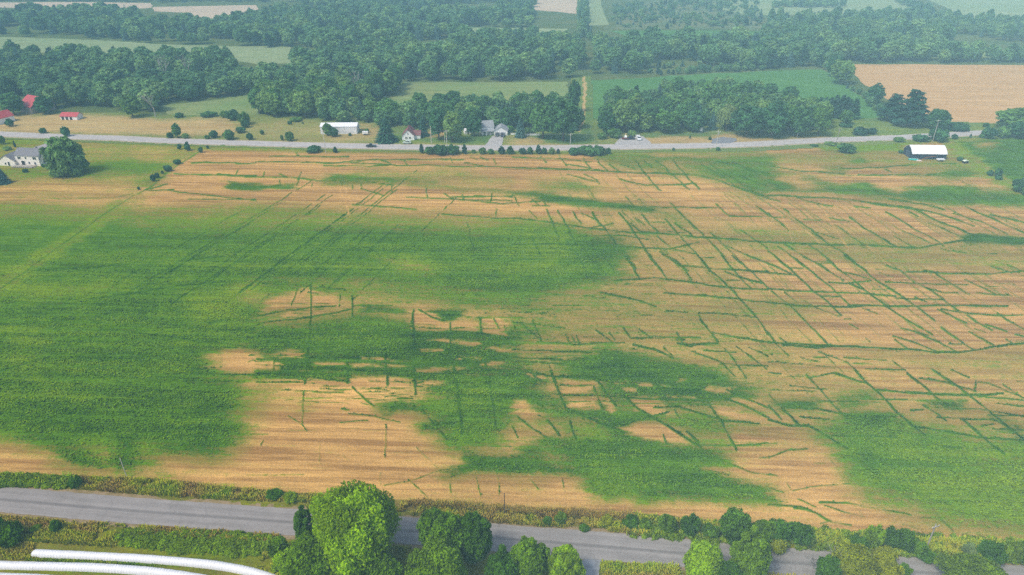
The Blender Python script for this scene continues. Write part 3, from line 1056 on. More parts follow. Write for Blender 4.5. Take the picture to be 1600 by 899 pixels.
far_field([(1325, 100.5), (1600, 102), (1800, 103), (1800, 196), (1600, 196), (1520, 197), (1450, 199), (1438, 190), (1385, 155), (1345, 128)], 'tan_field')
far_field([(915, 126), (1020, 121), (1100, 116), (1190, 111.5), (1285, 109), (1310, 124), (1345, 150), (1380, 178), (1378, 186), (1340, 187), (1200, 195), (915, 185)], 'green_crop')
far_field([(620, 129), (750, 129), (886, 128), (890, 142), (888, 180), (600, 180), (600, 150)], 'olive_field')
far_field([(-300, 56), (0, 58), (100, 61), (180, 64), (235, 69), (340, 72), (455, 73), (455, 99), (400, 101), (330, 88), (235, 84), (-300, 80)], 'hay_field')
far_field([(252, 166), (330, 157), (400, 147), (430, 150), (405, 180), (370, 186), (300, 186), (262, 180)], 'olive_field', 0.10)
far_field([(950, 48), (1140, 48), (1195, 50), (1195, 62), (1060, 66), (985, 58)], 'green_crop')
far_field([(675, 43), (800, 44), (885, 45), (885, 51), (765, 53), (760, 75), (730, 75), (732, 54), (690, 51)], 'hay_field')
far_field([(240, 11), (400, 8), (405, 18), (350, 34), (312, 36), (298, 20), (240, 18)], 'hazed_stubble')
far_field([(0, 4), (120, 3), (236, 5), (238, 12), (190, 16), (0, 12)], 'hazed_stubble')
far_field([(834, -12), (902, -12), (902, 22), (875, 19), (834, 16)], 'hazed_stubble', 0.10)
far_field([(920, -20), (932, -20), (952, 39), (917, 41)], 'hay_field', 0.11)
far_field([(1100, 8), (1190, -6), (1340, -20), (1420, 8), (1445, 23), (1170, 24)], 'hay_field')
far_field([(1440, -4), (1600, -20), (1900, -20), (1900, 34), (1510, 33), (1475, 10)], 'hay_field')
far_field([(1480, 74), (1600, 79), (1800, 80), (1800, 95), (1480, 88)], 'olive_field', 0.10)
far_field([(985, 5), (1190, -10), (1190, 44), (960, 46)], 'scrub', 0.07)

ms = Sheet(-150, 1750, 2.6, 104, 242, 1.3)
ms.c[:] = 0.62; ms.l[:] = 0.62 + (fbm(ms.wx / 40, ms.wy / 30, 41) - 0.5) * 0.5; ms.p[:] = 0.5 + (fbm(ms.wx / 18, ms.wy / 10, 42) - 0.5) * 0.7
ms.text(0, 0, 1, '''
g0.15/0.8/4 -150,176 190,182 260,186 350,184 375,192 372,214 -150,206
p0.7/6 -150,180 330,186 360,214 -150,204
g0.42/1.0/4 370,190 420,188 480,190 505,192 505,228 368,222
g0.3/0.9/5 505,204 580,206 590,222 505,226
g0.2/0.7/3 560,196 590,196 596,214 566,212
g0.08/0.6/3 680,204 712,204 712,214 668,214
g0.85/0.5/3 600,214 660,214 768,214 762,230 640,226
g0.5/0.95/3 640,222 768,226 766,233 640,231
g0.5/0.95/3 788,212 800,214 800,232 782,233
g0.25/0.85/3 800,216 840,217 930,224 900,233 800,233
g0.8/0.35/3 830,212 910,216 900,226 850,224
g0.8/0.6/3 900,112 930,112 928,160 922,200 924,226 890,226 896,200 900,160
g0.55/0.9/3 930,212 962,208 985,205 980,224 930,226
g0.75/0.6/3 1010,208 1110,206 1110,214 1010,214
g0.08/0.7/2.5 1000,214 1150,214 1160,226 990,226
g0.15/0.6/2.5 1110,210 1180,214 1230,218 1150,226
g0.85/0.75/4 1290,190 1330,186 1430,190 1500,196 1480,212 1400,212 1290,218
g0.8/0.8/4 1440,192 1560,190 1760,188 1760,202 1530,206 1430,208
g0.2/0.8/3 1150,222 1260,216 1300,214 1300,218 1160,226
''', 1.0)
ms.line([(912, 122), (914, 140), (913, 165), (911, 186), (905, 205)], 6.5, 0, 0.9, 0.8, 0.0, 1.6)
ms.line([(918, 205), (932, 224)], 3.0, 0.3, 0.3, 0.4, 0.2, 2.0)
keep = ms.inside([(-150, 174), (190, 176), (300, 180), (380, 180), (520, 175), (700, 172), (886, 172), (892, 120), (926, 118), (928, 185), (1200, 190), (1340, 186), (1380, 184), (1440, 188), (1560, 193), (1760, 194), (1760, 210), (1530, 216), (1400, 226), (1170, 238), (800, 241), (490, 236), (184, 226), (-150, 212)])
meadow = ms.build('meadow', M['meadow'], 0.02, 0.2, keep)
for o_ in (meadow,): o_.location.z = 0.10

# ------------------------------------------------------------------ roads
def ribbon(name, pts, widths, mat, z, px=True, n=14, uv=True):
    """strip along a centre line given in pixels; keeps the distance across (-1..1) and along (m) for its material"""
    P = [G(x, y) for x, y in pts] if px else [Vector(p) for p in pts]
    Q = []
    for i in range(len(P) - 1):
        p0, p1, p2, p3 = P[max(i - 1, 0)], P[i], P[i + 1], P[min(i + 2, len(P) - 1)]
        for k in range(n):
            t = k / n
            Q.append(0.5 * ((2 * p1) + (p2 - p0) * t + (2 * p0 - 5 * p1 + 4 * p2 - p3) * t * t + (3 * p1 - p0 - 3 * p2 + p3) * t * t * t))
    Q.append(P[-1]); V = []; Fc = []; A = []; B = []; s = 0; na = 8; r = random.Random(3)
    for i, q in enumerate(Q):
        d = (Q[min(i + 1, len(Q) - 1)] - Q[max(i - 1, 0)]).normalized(); nrm = Vector((-d.y, d.x, 0))
        if i: s += (q - Q[i - 1]).length
        w = widths / 2
        for k in range(na + 1):
            a = -1 + 2 * k / na; e = r.uniform(-0.12, 0.12) if abs(a) == 1 else 0
            V.append(q + nrm * (a * w + e) + Vector((0, 0, z + 0.06 * (1 - a * a)))); A.append(a); B.append(s)
        if i:
            b = (i - 1) * (na + 1)
            for k in range(na): Fc.append((b + k, b + k + 1, b + na + 2 + k, b + na + 1 + k))
    o = mesh_obj(name, V, Fc, mat, None, True); fattr(o.data, 'across', A); fattr(o.data, 'along', B); o['kind'] = 'structure'; return o
def asphalt(name, base, seam, worn):
    t = NT(name); P = t.pos(); a = t.attr('across'); s = t.attr('along')
    cv = t.n('ShaderNodeCombineXYZ'); t.l(t.math('MULTIPLY', s, 0.05), cv.inputs[0]); t.l(t.math('MULTIPLY', a, 4.0), cv.inputs[1])
    n1 = t.noise(1.0, 4, cv.outputs[0]); n2 = t.noise(6.0, 3, P, 0.7); n3 = t.noise(0.25, 3, P)
    col = t.mix(t.mapr(n1, 0.35, 0.65), tuple(base), tuple(worn))
    # darker sealed joint along the crown of the road
    w = t.math('ADD', a, t.math('MULTIPLY', t.math('SUBTRACT', n1, 0.5), 0.12))
    col = t.mix(t.mapr(t.math('ABSOLUTE', t.math('SUBTRACT', w, -0.06)), 0.05, 0.16, 0.75, 0.0), col, tuple(seam))
    for c_ in (0.5, -0.55):
        col = t.mix(t.mapr(t.math('ABSOLUTE', t.math('SUBTRACT', w, c_)), 0.0, 0.3, 0.25, 0.0), col, tuple(seam))
    # thin cracks
    v = t.n('ShaderNodeTexVoronoi'); v.feature = 'DISTANCE_TO_EDGE'; v.inputs['Scale'].default_value = 0.16
    wv = t.n('ShaderNodeVectorMath'); wv.operation = 'ADD'; t.l(P, wv.inputs[0]); nn = t.n('ShaderNodeTexNoise'); nn.inputs['Scale'].default_value = 0.5; t.l(P, nn.inputs['Vector'])
    t.l(t.mul(nn.outputs['Color'], 3.0), wv.inputs[1]); t.l(wv.outputs[0], v.inputs['Vector'])
    col = t.mix(t.mapr(v.outputs['Distance'], 0.006, 0.02, 0.16, 0.0), col, (0.06, 0.06, 0.062))
    col = t.mul(col, t.math('MULTIPLY', t.mapr(n2, 0.3, 0.7, 0.88, 1.12), t.mapr(n3, 0.3, 0.7, 0.92, 1.08)))
    t.b.inputs['Roughness'].default_value = 0.85; t.bump(n2, 0.2, 0.02)
    return t.color(col)
def shoulder(name, a_, b_):
    t = NT(name); P = t.pos(); f = t.noise(0.6, 5, P, 0.7)
    return t.color(t.mul(t.mix(t.mapr(f, 0.4, 0.62), tuple(a_), tuple(b_)), t.mapr(t.noise(5, 3, P, 0.7), 0.3, 0.7, 0.75, 1.25)))
M['asphalt'] = asphalt('grey_asphalt', (0.255, 0.232, 0.212), (0.165, 0.151, 0.140), (0.305, 0.278, 0.255))
M['highway'] = asphalt('pale_asphalt', (0.42, 0.39, 0.365), (0.35, 0.325, 0.30), (0.48, 0.44, 0.41))
M['shoulder'] = shoulder('gravel_shoulder', (0.30, 0.22, 0.13), (0.22, 0.17, 0.07))
M['hshoulder'] = shoulder('sandy_shoulder', (0.46, 0.38, 0.28), (0.36, 0.30, 0.18))
NEAR = [(-260, 760), (-120, 769.5), (0, 780.5), (100, 789.5), (200, 798), (400, 812.5), (600, 827), (800, 843), (1000, 859), (1200, 877), (1400, 892), (1600, 908), (1850, 929)]
HWY = [(-160, 203), (-60, 207.5), (60, 213), (184, 217), (240, 220), (360, 224), (490, 227.7), (600, 230), (730, 232), (850, 232), (960, 230.5), (1080, 228.8), (1170, 226.5), (1240, 222.5), (1300, 219.5), (1400, 216), (1450, 213), (1530, 208.5), (1600, 206), (1760, 200)]
ribbon('road_shoulder', NEAR, 8.6, M['shoulder'], 0.10)
ribbon('road', NEAR, 6.7, M['asphalt'], 0.18)
ribbon('highway_shoulder', HWY, 11.2, M['hshoulder'], 0.26)
ribbon('highway', HWY, 8.3, M['highway'], 0.36)
sheet_poly('driveway', [(769, 213.5), (787, 213.5), (786, 222), (783, 231), (756, 231), (763, 222)], M['gravel'], 0.40, True, 0.2, 4)
sheet_poly('gravel_yard', [(968, 216), (1005, 214), (1012, 220), (1020, 228), (960, 228)], M['gravel'], 0.39, True, 0.5, 4)
sheet_poly('gravel_yard', [(1112, 218), (1130, 215), (1150, 217), (1152, 221), (1140, 226), (1112, 226)], plain('dark_gravel', (0.2, 0.2, 0.21), 0.95, 0.2, 0.8), 0.39, True, 0.5, 4)
sheet_poly('driveway', [(30, 245), (52, 232), (70, 226), (84, 221), (94, 222), (78, 232), (60, 240), (44, 250)], plain('worn_gravel', (0.33, 0.30, 0.29), 0.95, 0.2, 0.8), 0.38, True, 0.3, 4)

# ------------------------------------------------------------------ verges by the near road
vs_ = Sheet(-200, 1800, 2.6, 715, 985, 2.0)
vs_.c[:] = 0.45; vs_.l[:] = 0.75 + (fbm(vs_.wx / 6, vs_.wy / 4, 51) - 0.5) * 0.7; vs_.p[:] = 0.5 + (fbm(vs_.wx / 3, vs_.wy / 2, 52) - 0.5) * 0.9
vs_.text(0, 0, 1, '''
g0.9/0.35/4 -200,725 0,742 110,744 130,752 60,756 -200,748
g0.35/0.8/4 -200,756 0,762 200,772 400,790 400,796 -200,768
g0.25/0.7/4 130,748 400,768 620,784 620,792 400,780 200,764
g0.6/0.95/3 180,768 300,778 400,786 460,790 460,796 300,788
g0.25/0.8/4 620,790 800,800 1000,812 1000,826 800,812 640,800
g0.45/0.95/4 560,800 800,818 1000,834 1000,842 800,828
g0.3/0.8/4 800,798 960,806 1000,820 900,818
g0.75/0.85/4 960,808 1250,840 1640,862 1640,888 1300,860 1000,840
g0.6/1.0/4 1240,835 1310,842 1330,858 1260,852
g0.6/1.0/4 1440,848 1560,858 1560,872 1450,866
g0.3/0.55/4 0,804 120,812 200,820 440,838 420,846 180,838 40,822
g0.5/0.98/4 20,822 120,830 180,838 170,850 100,846 30,838
g0.95/0.7/3 172,842 195,832 300,832 420,838 440,852 420,868 360,874 280,868 180,850
g0.35/0.8/4 0,845 45,848 60,870 0,872
g0.85/0.35/2 50,866 200,872 300,880 290,884 180,880 60,872
g0.85/0.4/2 0,884 120,884 200,896 100,896 0,890
g0.6/0.9/5 360,868 450,865 470,920 380,920
g0.6/0.8/5 600,860 650,858 660,910 600,910
g0.5/0.75/4 930,880 1060,885 1060,920 930,920
g0.55/0.9/4 1190,898 1300,905 1300,940 1190,930
p0.3/6 0,804 120,812 200,820 440,838 420,846 180,838 40,822
p0.35/5 130,748 400,768 620,784 1000,808 1000,816 620,790 200,760
''', 1.0)
vs_.c = np.clip(vs_.c, 0, 1); vs_.l = np.clip(vs_.l, 0, 1)
verge = vs_.build('grass_verge', M['verge'], 0.02, 0.12, vs_.inside([(x, y - 3) for x, y in FIELD_EDGE] + [(1800, 990), (-210, 990)]))
sheet_poly('farm_entrance', [(904, 878), (918, 872), (952, 876), (938, 888), (934, 905), (900, 930), (880, 930), (902, 895)], plain('grey_gravel', (0.27, 0.27, 0.275), 0.95, 0.25, 0.9), 0.14, True, 0.25, 5)

# ------------------------------------------------------------------ haze: the smoky air of the photograph
hz = NT('haze_air'); hz.t.nodes.remove(hz.b)
pv = hz.n('ShaderNodeVolumePrincipled'); pv.inputs['Color'].default_value = (0.48, 0.84, 1.0, 1); pv.inputs['Density'].default_value = HAZE_DENSITY; pv.inputs['Anisotropy'].default_value = -0.45
hz.l(pv.outputs[0], hz.t.nodes['Material Output'].inputs['Volume'])
haze = MB().box(-1720, 1720, -240, 2620, -1.0, 110.0).build('haze', hz.m); haze['kind'] = 'stuff'
# ------------------------------------------------------------------ foliage
def leaf_mat(name, dark, mid, light, trans=0.25):
    t = NT(name); oi = t.n('ShaderNodeObjectInfo'); tone = t.attr('tone'); P = t.pos()
    r = oi.outputs['Random']
    c = t.mix(t.mapr(r, 0.0, 0.55), tuple(dark), tuple(mid)); c = t.mix(t.mapr(r, 0.55, 1.0), c, tuple(light))
    n = t.noise(0.35, 3, P, 0.6)
    c = t.mul(c, t.math('MULTIPLY', t.mapr(tone, 0.1, 0.9, 0.45, 1.6), t.mapr(n, 0.3, 0.7, 0.85, 1.15)))
    t.b.inputs['Roughness'].default_value = 0.65; t.b.inputs['Specular IOR Level'].default_value = 0.02
    t.color(c)
    tr = t.n('ShaderNodeBsdfTranslucent'); mx = t.n('ShaderNodeMixShader'); mx.inputs[0].default_value = trans
    hs = t.n('ShaderNodeHueSaturation'); hs.inputs['Hue'].default_value = 0.485; hs.inputs['Value'].default_value = 1.6; t.l(c, hs.inputs['Color']); t.l(hs.outputs[0], tr.inputs[0])
    t.l(t.b.outputs[0], mx.inputs[1]); t.l(tr.outputs[0], mx.inputs[2]); t.l(mx.outputs[0], t.t.nodes['Material Output'].inputs['Surface'])
    return t.m
M['leaf'] = leaf_mat('broad_leaves', (0.060, 0.165, 0.055), (0.105, 0.240, 0.062), (0.20, 0.33, 0.085))
M['leaf_maple'] = leaf_mat('maple_leaves', (0.20, 0.345, 0.002), (0.215, 0.36, 0.002), (0.23, 0.375, 0.002), 0.3)
M['leaf_dark'] = leaf_mat('dark_green_leaves', (0.065, 0.165, 0.002), (0.078, 0.18, 0.002), (0.09, 0.195, 0.002), 0.3)  # darker green foliage, the leaves' own colour
M['leaf_roadside'] = leaf_mat('roadside_leaves', (0.115, 0.235, 0.002), (0.14, 0.25, 0.002), (0.175, 0.27, 0.002), 0.3)
M['leaf_yellow'] = leaf_mat('olive_leaves', (0.22, 0.26, 0.003), (0.23, 0.27, 0.003), (0.25, 0.28, 0.003), 0.3)
M['leaf_deep'] = leaf_mat('deep_green_leaves', (0.050, 0.150, 0.060), (0.058, 0.165, 0.060), (0.066, 0.18, 0.062))
M['leaf_fresh'] = leaf_mat('fresh_green_leaves', (0.09, 0.22, 0.045), (0.11, 0.24, 0.045), (0.13, 0.25, 0.05))
M['leaf_pale'] = leaf_mat('pale_leaves', (0.18, 0.26, 0.08), (0.20, 0.27, 0.085), (0.22, 0.28, 0.09))
M['needle'] = leaf_mat('needles', (0.026, 0.085, 0.052), (0.032, 0.095, 0.052), (0.04, 0.105, 0.055), 0.1)
M['needle_blue'] = leaf_mat('blue_needles', (0.05, 0.12, 0.095), (0.055, 0.125, 0.098), (0.06, 0.13, 0.10), 0.1)
M['bark'] = plain('bark', (0.10, 0.075, 0.05), 0.95, 0.3, 2.0, 0.1, 0, (3, 3, 0.6))
M['deadwood'] = plain('bleached_deadwood', (0.32, 0.30, 0.27), 0.9, 0.2, 3.0, 0.1)

ICO_V, ICO_F = None, None
def ico():
    global ICO_V, ICO_F
    if ICO_V is None:
        bm = bmesh.new(); bmesh.ops.create_icosphere(bm, subdivisions=2, radius=1.0); bm.verts.ensure_lookup_table()
        ICO_V = np.array([v.co[:] for v in bm.verts]); ICO_F = np.array([[v.index for v in f.verts] for f in bm.faces]); bm.free()
    return ICO_V, ICO_F
def unit(v): return v / (np.linalg.norm(v, axis=-1, keepdims=True) + 1e-9)
def leaf_quads(rs, pos, nrm, size, asp=0.62):
    """one bent leaf spray (a kite of four corners) at each position"""
    n = len(pos); ref = unit(rs.normal(size=(n, 3))); a = unit(np.cross(nrm, ref)); b = np.cross(nrm, a)
    s = size[:, None] if np.ndim(size) else size
    k = rs.uniform(0.75, 1.25, (n, 4, 1))
    V = np.stack([pos - a * s * k[:, 0], pos - b * s * asp * k[:, 1] + nrm * s * 0.12, pos + a * s * k[:, 2] - nrm * s * 0.15, pos + b * s * asp * k[:, 3] + nrm * s * 0.12], 1)
    return V.reshape(-1, 3), np.arange(n * 4).reshape(n, 4)
def foliage_mesh(name, clumps, per, leaf, seed, mat, core=0.80, up=0.25, jit=0.5, lower=-0.55, r0=0.80, r1=1.10):
    """leaf sprays over the shells of many clumps (x, y, z, r, flat), with a leafy core in each"""
    rs = np.random.RandomState(seed); C = np.array(clumps); n = len(C)
    w = C[:, 3] ** 2; cnt = np.maximum(6, (per * n * w / w.sum()).astype(int)); ci = np.repeat(np.arange(n), cnt)
    d = unit(rs.normal(size=(len(ci), 3))); d[:, 2] = np.where(d[:, 2] < lower, -d[:, 2], d[:, 2]); d = unit(d)
    sc = np.stack([C[ci, 3], C[ci, 3], C[ci, 3] * C[ci, 4]], -1)
    p = C[ci, :3] + d * sc * rs.uniform(r0, r1, (len(ci), 1))
    keep = np.ones(len(p), bool)
    for j in range(n):
        q = (p - C[j, :3]) / np.array([C[j, 3], C[j, 3], C[j, 3] * C[j, 4]])
        keep &= ~(((q ** 2).sum(-1) < 0.62) & (ci != j))
    keep &= p[:, 2] > 0.05; p, d, ci = p[keep], d[keep], ci[keep]
    nr = unit(d * 0.8 + np.array([0, 0, up]) + rs.normal(size=d.shape) * jit)
    ct = rs.uniform(0.25, 0.75, n); V, Fq = leaf_quads(rs, p, nr, leaf * rs.uniform(0.6, 1.35, len(p)))
    tone = np.clip(np.repeat(ct[ci] + rs.normal(0, 0.09, len(ci)), 4), 0, 1)
    me = None
    if core:
        iv, jf = ico(); CV = []; CF = []; CT_ = []
        for j in range(n):
            q = iv * np.array([1, 1, C[j, 4]]) * C[j, 3] * core * rs.uniform(0.88, 1.1, (len(iv), 1)) + C[j, :3]; q[:, 2] = np.maximum(q[:, 2], 0.02)
            CF.append(jf + len(V) + len(CV) * len(iv)); CV.append(q); CT_.append(np.full(len(iv), ct[j] * 0.8))
        Vt = np.concatenate([V] + CV); T = np.concatenate([tone] + CT_)
        tri = np.concatenate(CF); m = len(Fq); me = bpy.data.meshes.new(name)
        me.vertices.add(len(Vt)); me.vertices.foreach_set('co', Vt.astype(np.float32).ravel())
        li = np.concatenate([Fq.ravel(), tri.ravel()]).astype(np.int32); me.loops.add(len(li)); me.loops.foreach_set('vertex_index', li)
        me.polygons.add(m + len(tri)); me.polygons.foreach_set('loop_start', np.concatenate([np.arange(m) * 4, m * 4 + np.arange(len(tri)) * 3]).astype(np.int32))
        me.polygons.foreach_set('use_smooth', np.concatenate([np.zeros(m, bool), np.ones(len(tri), bool)]))
        me.update(calc_edges=True); me.materials.append(mat); fattr(me, 'tone', T)
    else:
        me = np_mesh(name, V, Fq, mat); fattr(me, 'tone', tone)
    return me
def dome_clumps(seed, n, Rr, H, z0=0.16, rmin=0.26, rmax=0.42, lobes=3, taper=0.0):
    """clump centres for an uneven crown of radius Rr between z0*H and H"""
    r = random.Random(seed); zc = (1 + z0) / 2 * H; b = (1 - z0) / 2 * H; out = []
    ph = [r.uniform(0, 6.28) for _ in range(4)]; am = [r.uniform(0.05, 0.16) for _ in range(4)]
    for i in range(n):
        z = 1 - 2 * (i + 0.5) / n; z = max(z, -0.85); a = i * 2.39996 + r.uniform(-0.3, 0.3)
        e = 1 + sum(am[k] * math.sin((k + 1) * a + ph[k]) for k in range(3)) + r.uniform(-0.14, 0.10)
        rr = math.sqrt(max(0, 1 - z * z)); rc = Rr * r.uniform(rmin, rmax) * (1 - 0.25 * max(0, z))
        if taper: rr *= 1 - taper * (z + 1) / 2; rc *= 1 - 0.5 * taper * (z + 1) / 2
        k = r.uniform(0.80, 1.0)
        cx, cy = math.cos(a) * rr * (Rr - rc) * e * k, math.sin(a) * rr * (Rr - rc) * e * k
        cz = zc + z * (b - rc * 0.75) * (1 + 0.10 * math.sin(2 * a + ph[3])) * k
        out.append((cx, cy, max(cz, rc * 0.6), rc, r.uniform(0.65, 0.9)))
    for i in range(n // 5):
        a = r.uniform(0, 6.28); out.append((math.cos(a) * Rr * 0.3, math.sin(a) * Rr * 0.3, zc + r.uniform(-0.4, 0.4) * b, Rr * 0.42, 0.9))
    return out
def trunk_mesh(seed, H, rad, spread, name='trunk', mat=None, limbs=5):
    r = random.Random(seed); mb = MB(); top = H * 0.72; bend = [r.uniform(-0.03, 0.03) * H for _ in range(4)]
    mb.tube([(0, 0, -0.2), (bend[0] * 0.3, bend[1] * 0.3, top * 0.3), (bend[0], bend[1], top * 0.65), (bend[2], bend[3], top)], [rad * 1.25, rad, rad * 0.7, rad * 0.25], 7)
    for k in range(limbs):
        a = k * 2.4 + r.uniform(-0.4, 0.4); z = top * r.uniform(0.28, 0.6); L = spread * r.uniform(0.55, 0.85)
        mb.tube([(bend[0] * 0.4, bend[1] * 0.4, z), (math.cos(a) * L * 0.5, math.sin(a) * L * 0.5, z + L * 0.35), (math.cos(a) * L, math.sin(a) * L, z + L * 0.75)], [rad * 0.5, rad * 0.3, rad * 0.1], 5)
    me = bpy.data.meshes.new(name); me.from_pydata(mb.v, [], mb.f); me.materials.append(mat or M['bark']); return me
def spruce_mesh(name, seed, H, Rr, mat, tiers=20, per=15, w=0.55, droop=0.30):
    rs = np.random.RandomState(seed); V = []; T = []
    for i in range(tiers):
        f = (i + rs.uniform(-0.2, 0.2)) / tiers; f = min(max(f, 0), 0.985); z = H * (0.05 + 0.95 * f); rad = Rr * (1 - f) ** 0.85 + 0.12
        nb = max(5, int(per * (0.45 + 0.55 * (1 - f)))); ph = rs.uniform(0, 6.28)
        for k in range(nb):
            a = ph + k * 6.283 / nb + rs.uniform(-0.15, 0.15); L = rad * rs.uniform(0.78, 1.12); d = np.array([math.cos(a), math.sin(a), 0]); s_ = np.array([-d[1], d[0], 0])
            z1 = z - L * droop * rs.uniform(0.7, 1.2); tn = rs.uniform(0.3, 0.75); ww = w * (0.35 + 0.65 * L / Rr)
            p0 = np.array([0, 0, z + 0.15]); p1 = d * L * 0.55 + np.array([0, 0, z - 0.02]); p2 = d * L + np.array([0, 0, z1])
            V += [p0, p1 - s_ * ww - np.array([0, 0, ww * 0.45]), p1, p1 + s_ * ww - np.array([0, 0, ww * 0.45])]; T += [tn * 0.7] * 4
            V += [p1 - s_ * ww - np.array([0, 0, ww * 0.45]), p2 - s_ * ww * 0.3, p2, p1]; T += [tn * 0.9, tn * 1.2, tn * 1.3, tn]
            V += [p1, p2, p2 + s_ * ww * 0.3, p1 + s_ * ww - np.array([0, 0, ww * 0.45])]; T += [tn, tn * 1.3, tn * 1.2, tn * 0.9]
            for q in range(2):
                c = p1 + (p2 - p1) * rs.uniform(0.0, 0.9) + s_ * rs.uniform(-ww, ww) * 0.6
                u = d * ww * 0.8; x = s_ * ww * 0.35
                V += [c - x - np.array([0, 0, 0.25]), c + u * 0.3, c + x - np.array([0, 0, 0.25]), c - u * 0.5 + np.array([0, 0, 0.12])]; T += [tn * 0.9] * 4
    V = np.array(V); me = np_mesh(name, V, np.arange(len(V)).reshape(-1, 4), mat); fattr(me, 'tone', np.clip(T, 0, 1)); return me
def cone_core(name, H, Rr, mat): pass

# prototypes: (crown mesh, trunk mesh, nominal radius, nominal height)
BROAD = []
for sd in range(7):
    Rr, H = 5.5, 14.0; rr = random.Random(sd); nn = 30 + sd * 2
    cl = dome_clumps(100 + sd, nn, Rr, H, 0.10, 0.24, 0.40 - 0.01 * sd, 3, (0, 0.35, 0.15, 0.0, 0.5, 0.2, 0.3)[sd])
    BROAD.append((foliage_mesh('crown', cl, 66, 0.62, 200 + sd, M['leaf'], 0.80), trunk_mesh(sd, H, 0.35, Rr), Rr, H))
FULL = []
for sd in range(2):
    FULL.append((foliage_mesh('crown', dome_clumps(160 + sd, 46, 6.0, 12.0, 0.0, 0.20, 0.34) + [(math.cos(q * 0.52) * 4.3, math.sin(q * 0.52) * 4.3, 1.6 + (q % 3) * 0.7, 1.7, 0.9) for q in range(12)], 90, 0.55, 260 + sd, M['leaf'], 0.72, 0.25, 0.5, -0.7, 0.7, 1.15), trunk_mesh(170 + sd, 12, 0.4, 6), 6.0, 12.0))
BUSH = []
for sd in range(5):
    Rr, H = 2.0, 2.4
    cl = dome_clumps(300 + sd, 13 + sd, Rr, H, 0.0, 0.30, 0.46)
    BUSH.append((foliage_mesh('foliage', cl, 48, 0.30, 310 + sd, M['leaf'], 0.80), None, Rr, H))
CEDAR = []
for sd in range(3):
    Rr, H = 1.4, 4.0
    cl = dome_clumps(330 + sd, 18, Rr, H, 0.0, 0.30, 0.45, 3, 0.75)
    CEDAR.append((foliage_mesh('foliage', cl, 40, 0.30, 340 + sd, M['needle'], 0.8), None, Rr, H))
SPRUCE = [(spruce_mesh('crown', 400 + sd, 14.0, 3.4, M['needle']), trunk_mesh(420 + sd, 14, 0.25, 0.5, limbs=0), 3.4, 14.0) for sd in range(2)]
PINE = []
for sd in range(2):
    cl = [(math.cos(i * 2.4) * 2.2 * (1 - i / 40), math.sin(i * 2.4) * 2.2 * (1 - i / 40), 2.2 + i * 0.36, 1.45 * (1 - i / 46), 0.5) for i in range(30)]
    PINE.append((foliage_mesh('crown', cl, 46, 0.55, 430 + sd, M['needle'], 0.75, 0.5), trunk_mesh(440 + sd, 13, 0.3, 1, limbs=0), 3.4, 13.4))

M['leaf_hazed'] = leaf_mat('haze_lightened_leaves', (0.085, 0.20, 0.085), (0.135, 0.275, 0.10), (0.22, 0.36, 0.12))  # leaf colour lightened to stand in for haze over the woods
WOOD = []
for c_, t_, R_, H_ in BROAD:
    m_ = c_.copy(); m_.materials[0] = M['leaf_hazed']; WOOD.append((m_, t_, R_, H_))
PLACED = []
def put_tree(name, protos, bx, by, ty, wpx, label, cat, group=None, mat=None, rot=None, pick=None, loc=None, size=None, lean=0.0):
    """one tree or bush as an Empty with its trunk and crown; sized so that crown width and top fall where the photograph has them"""
    r = random.Random(int(bx * 31 + by * 7 + (ty or 0))); k = r.randrange(len(protos)) if pick is None else pick
    crown, trunk, Rr, H = protos[k]
    if loc is None:
        p = G(bx, by); rad = wpx * mpp(bx, by) / 2; h = crown_height(bx, by, ty, rad * 0.8)
    else: p = Vector(loc); rad, h = size
    rt = r.uniform(0, 6.28) if rot is None else rot
    root = empty(name, (p.x, p.y, 0.0), rt); root.scale = (rad / Rr, rad / Rr, h / H)
    if trunk is not None: link(bpy.data.objects.new('trunk', trunk), root)
    c = link(bpy.data.objects.new('foliage' if trunk is None else 'crown', crown), root)
    if mat is not None: c.material_slots[0].link = 'OBJECT'; c.material_slots[0].material = M[mat]
    tag(root, label, cat, group); PLACED.append((p.x, p.y, rad, cat)); return root
def put_bush(protos, bx, by, ty, wpx, label, group=None, mat=None, name='bush', cat='bush', deep=1.0):
    """a bush is one leafy mesh on the ground"""
    r = random.Random(int(bx * 13 + by * 3)); crown, _, Rr, H = r.choice(protos)
    p = G(bx, by); rad = wpx * mpp(bx, by) / 2; h = max(0.5, crown_height(bx, by, ty, rad * 0.8))
    o = link(bpy.data.objects.new(name, crown)); o.location = (p.x, p.y, 0.05); o.rotation_euler = (0, 0, r.uniform(0, 6.28)); o.scale = (rad / Rr, rad / Rr, h / H)
    if mat is not None: o.material_slots[0].link = 'OBJECT'; o.material_slots[0].material = M[mat]
    tag(o, label, cat, group); return o

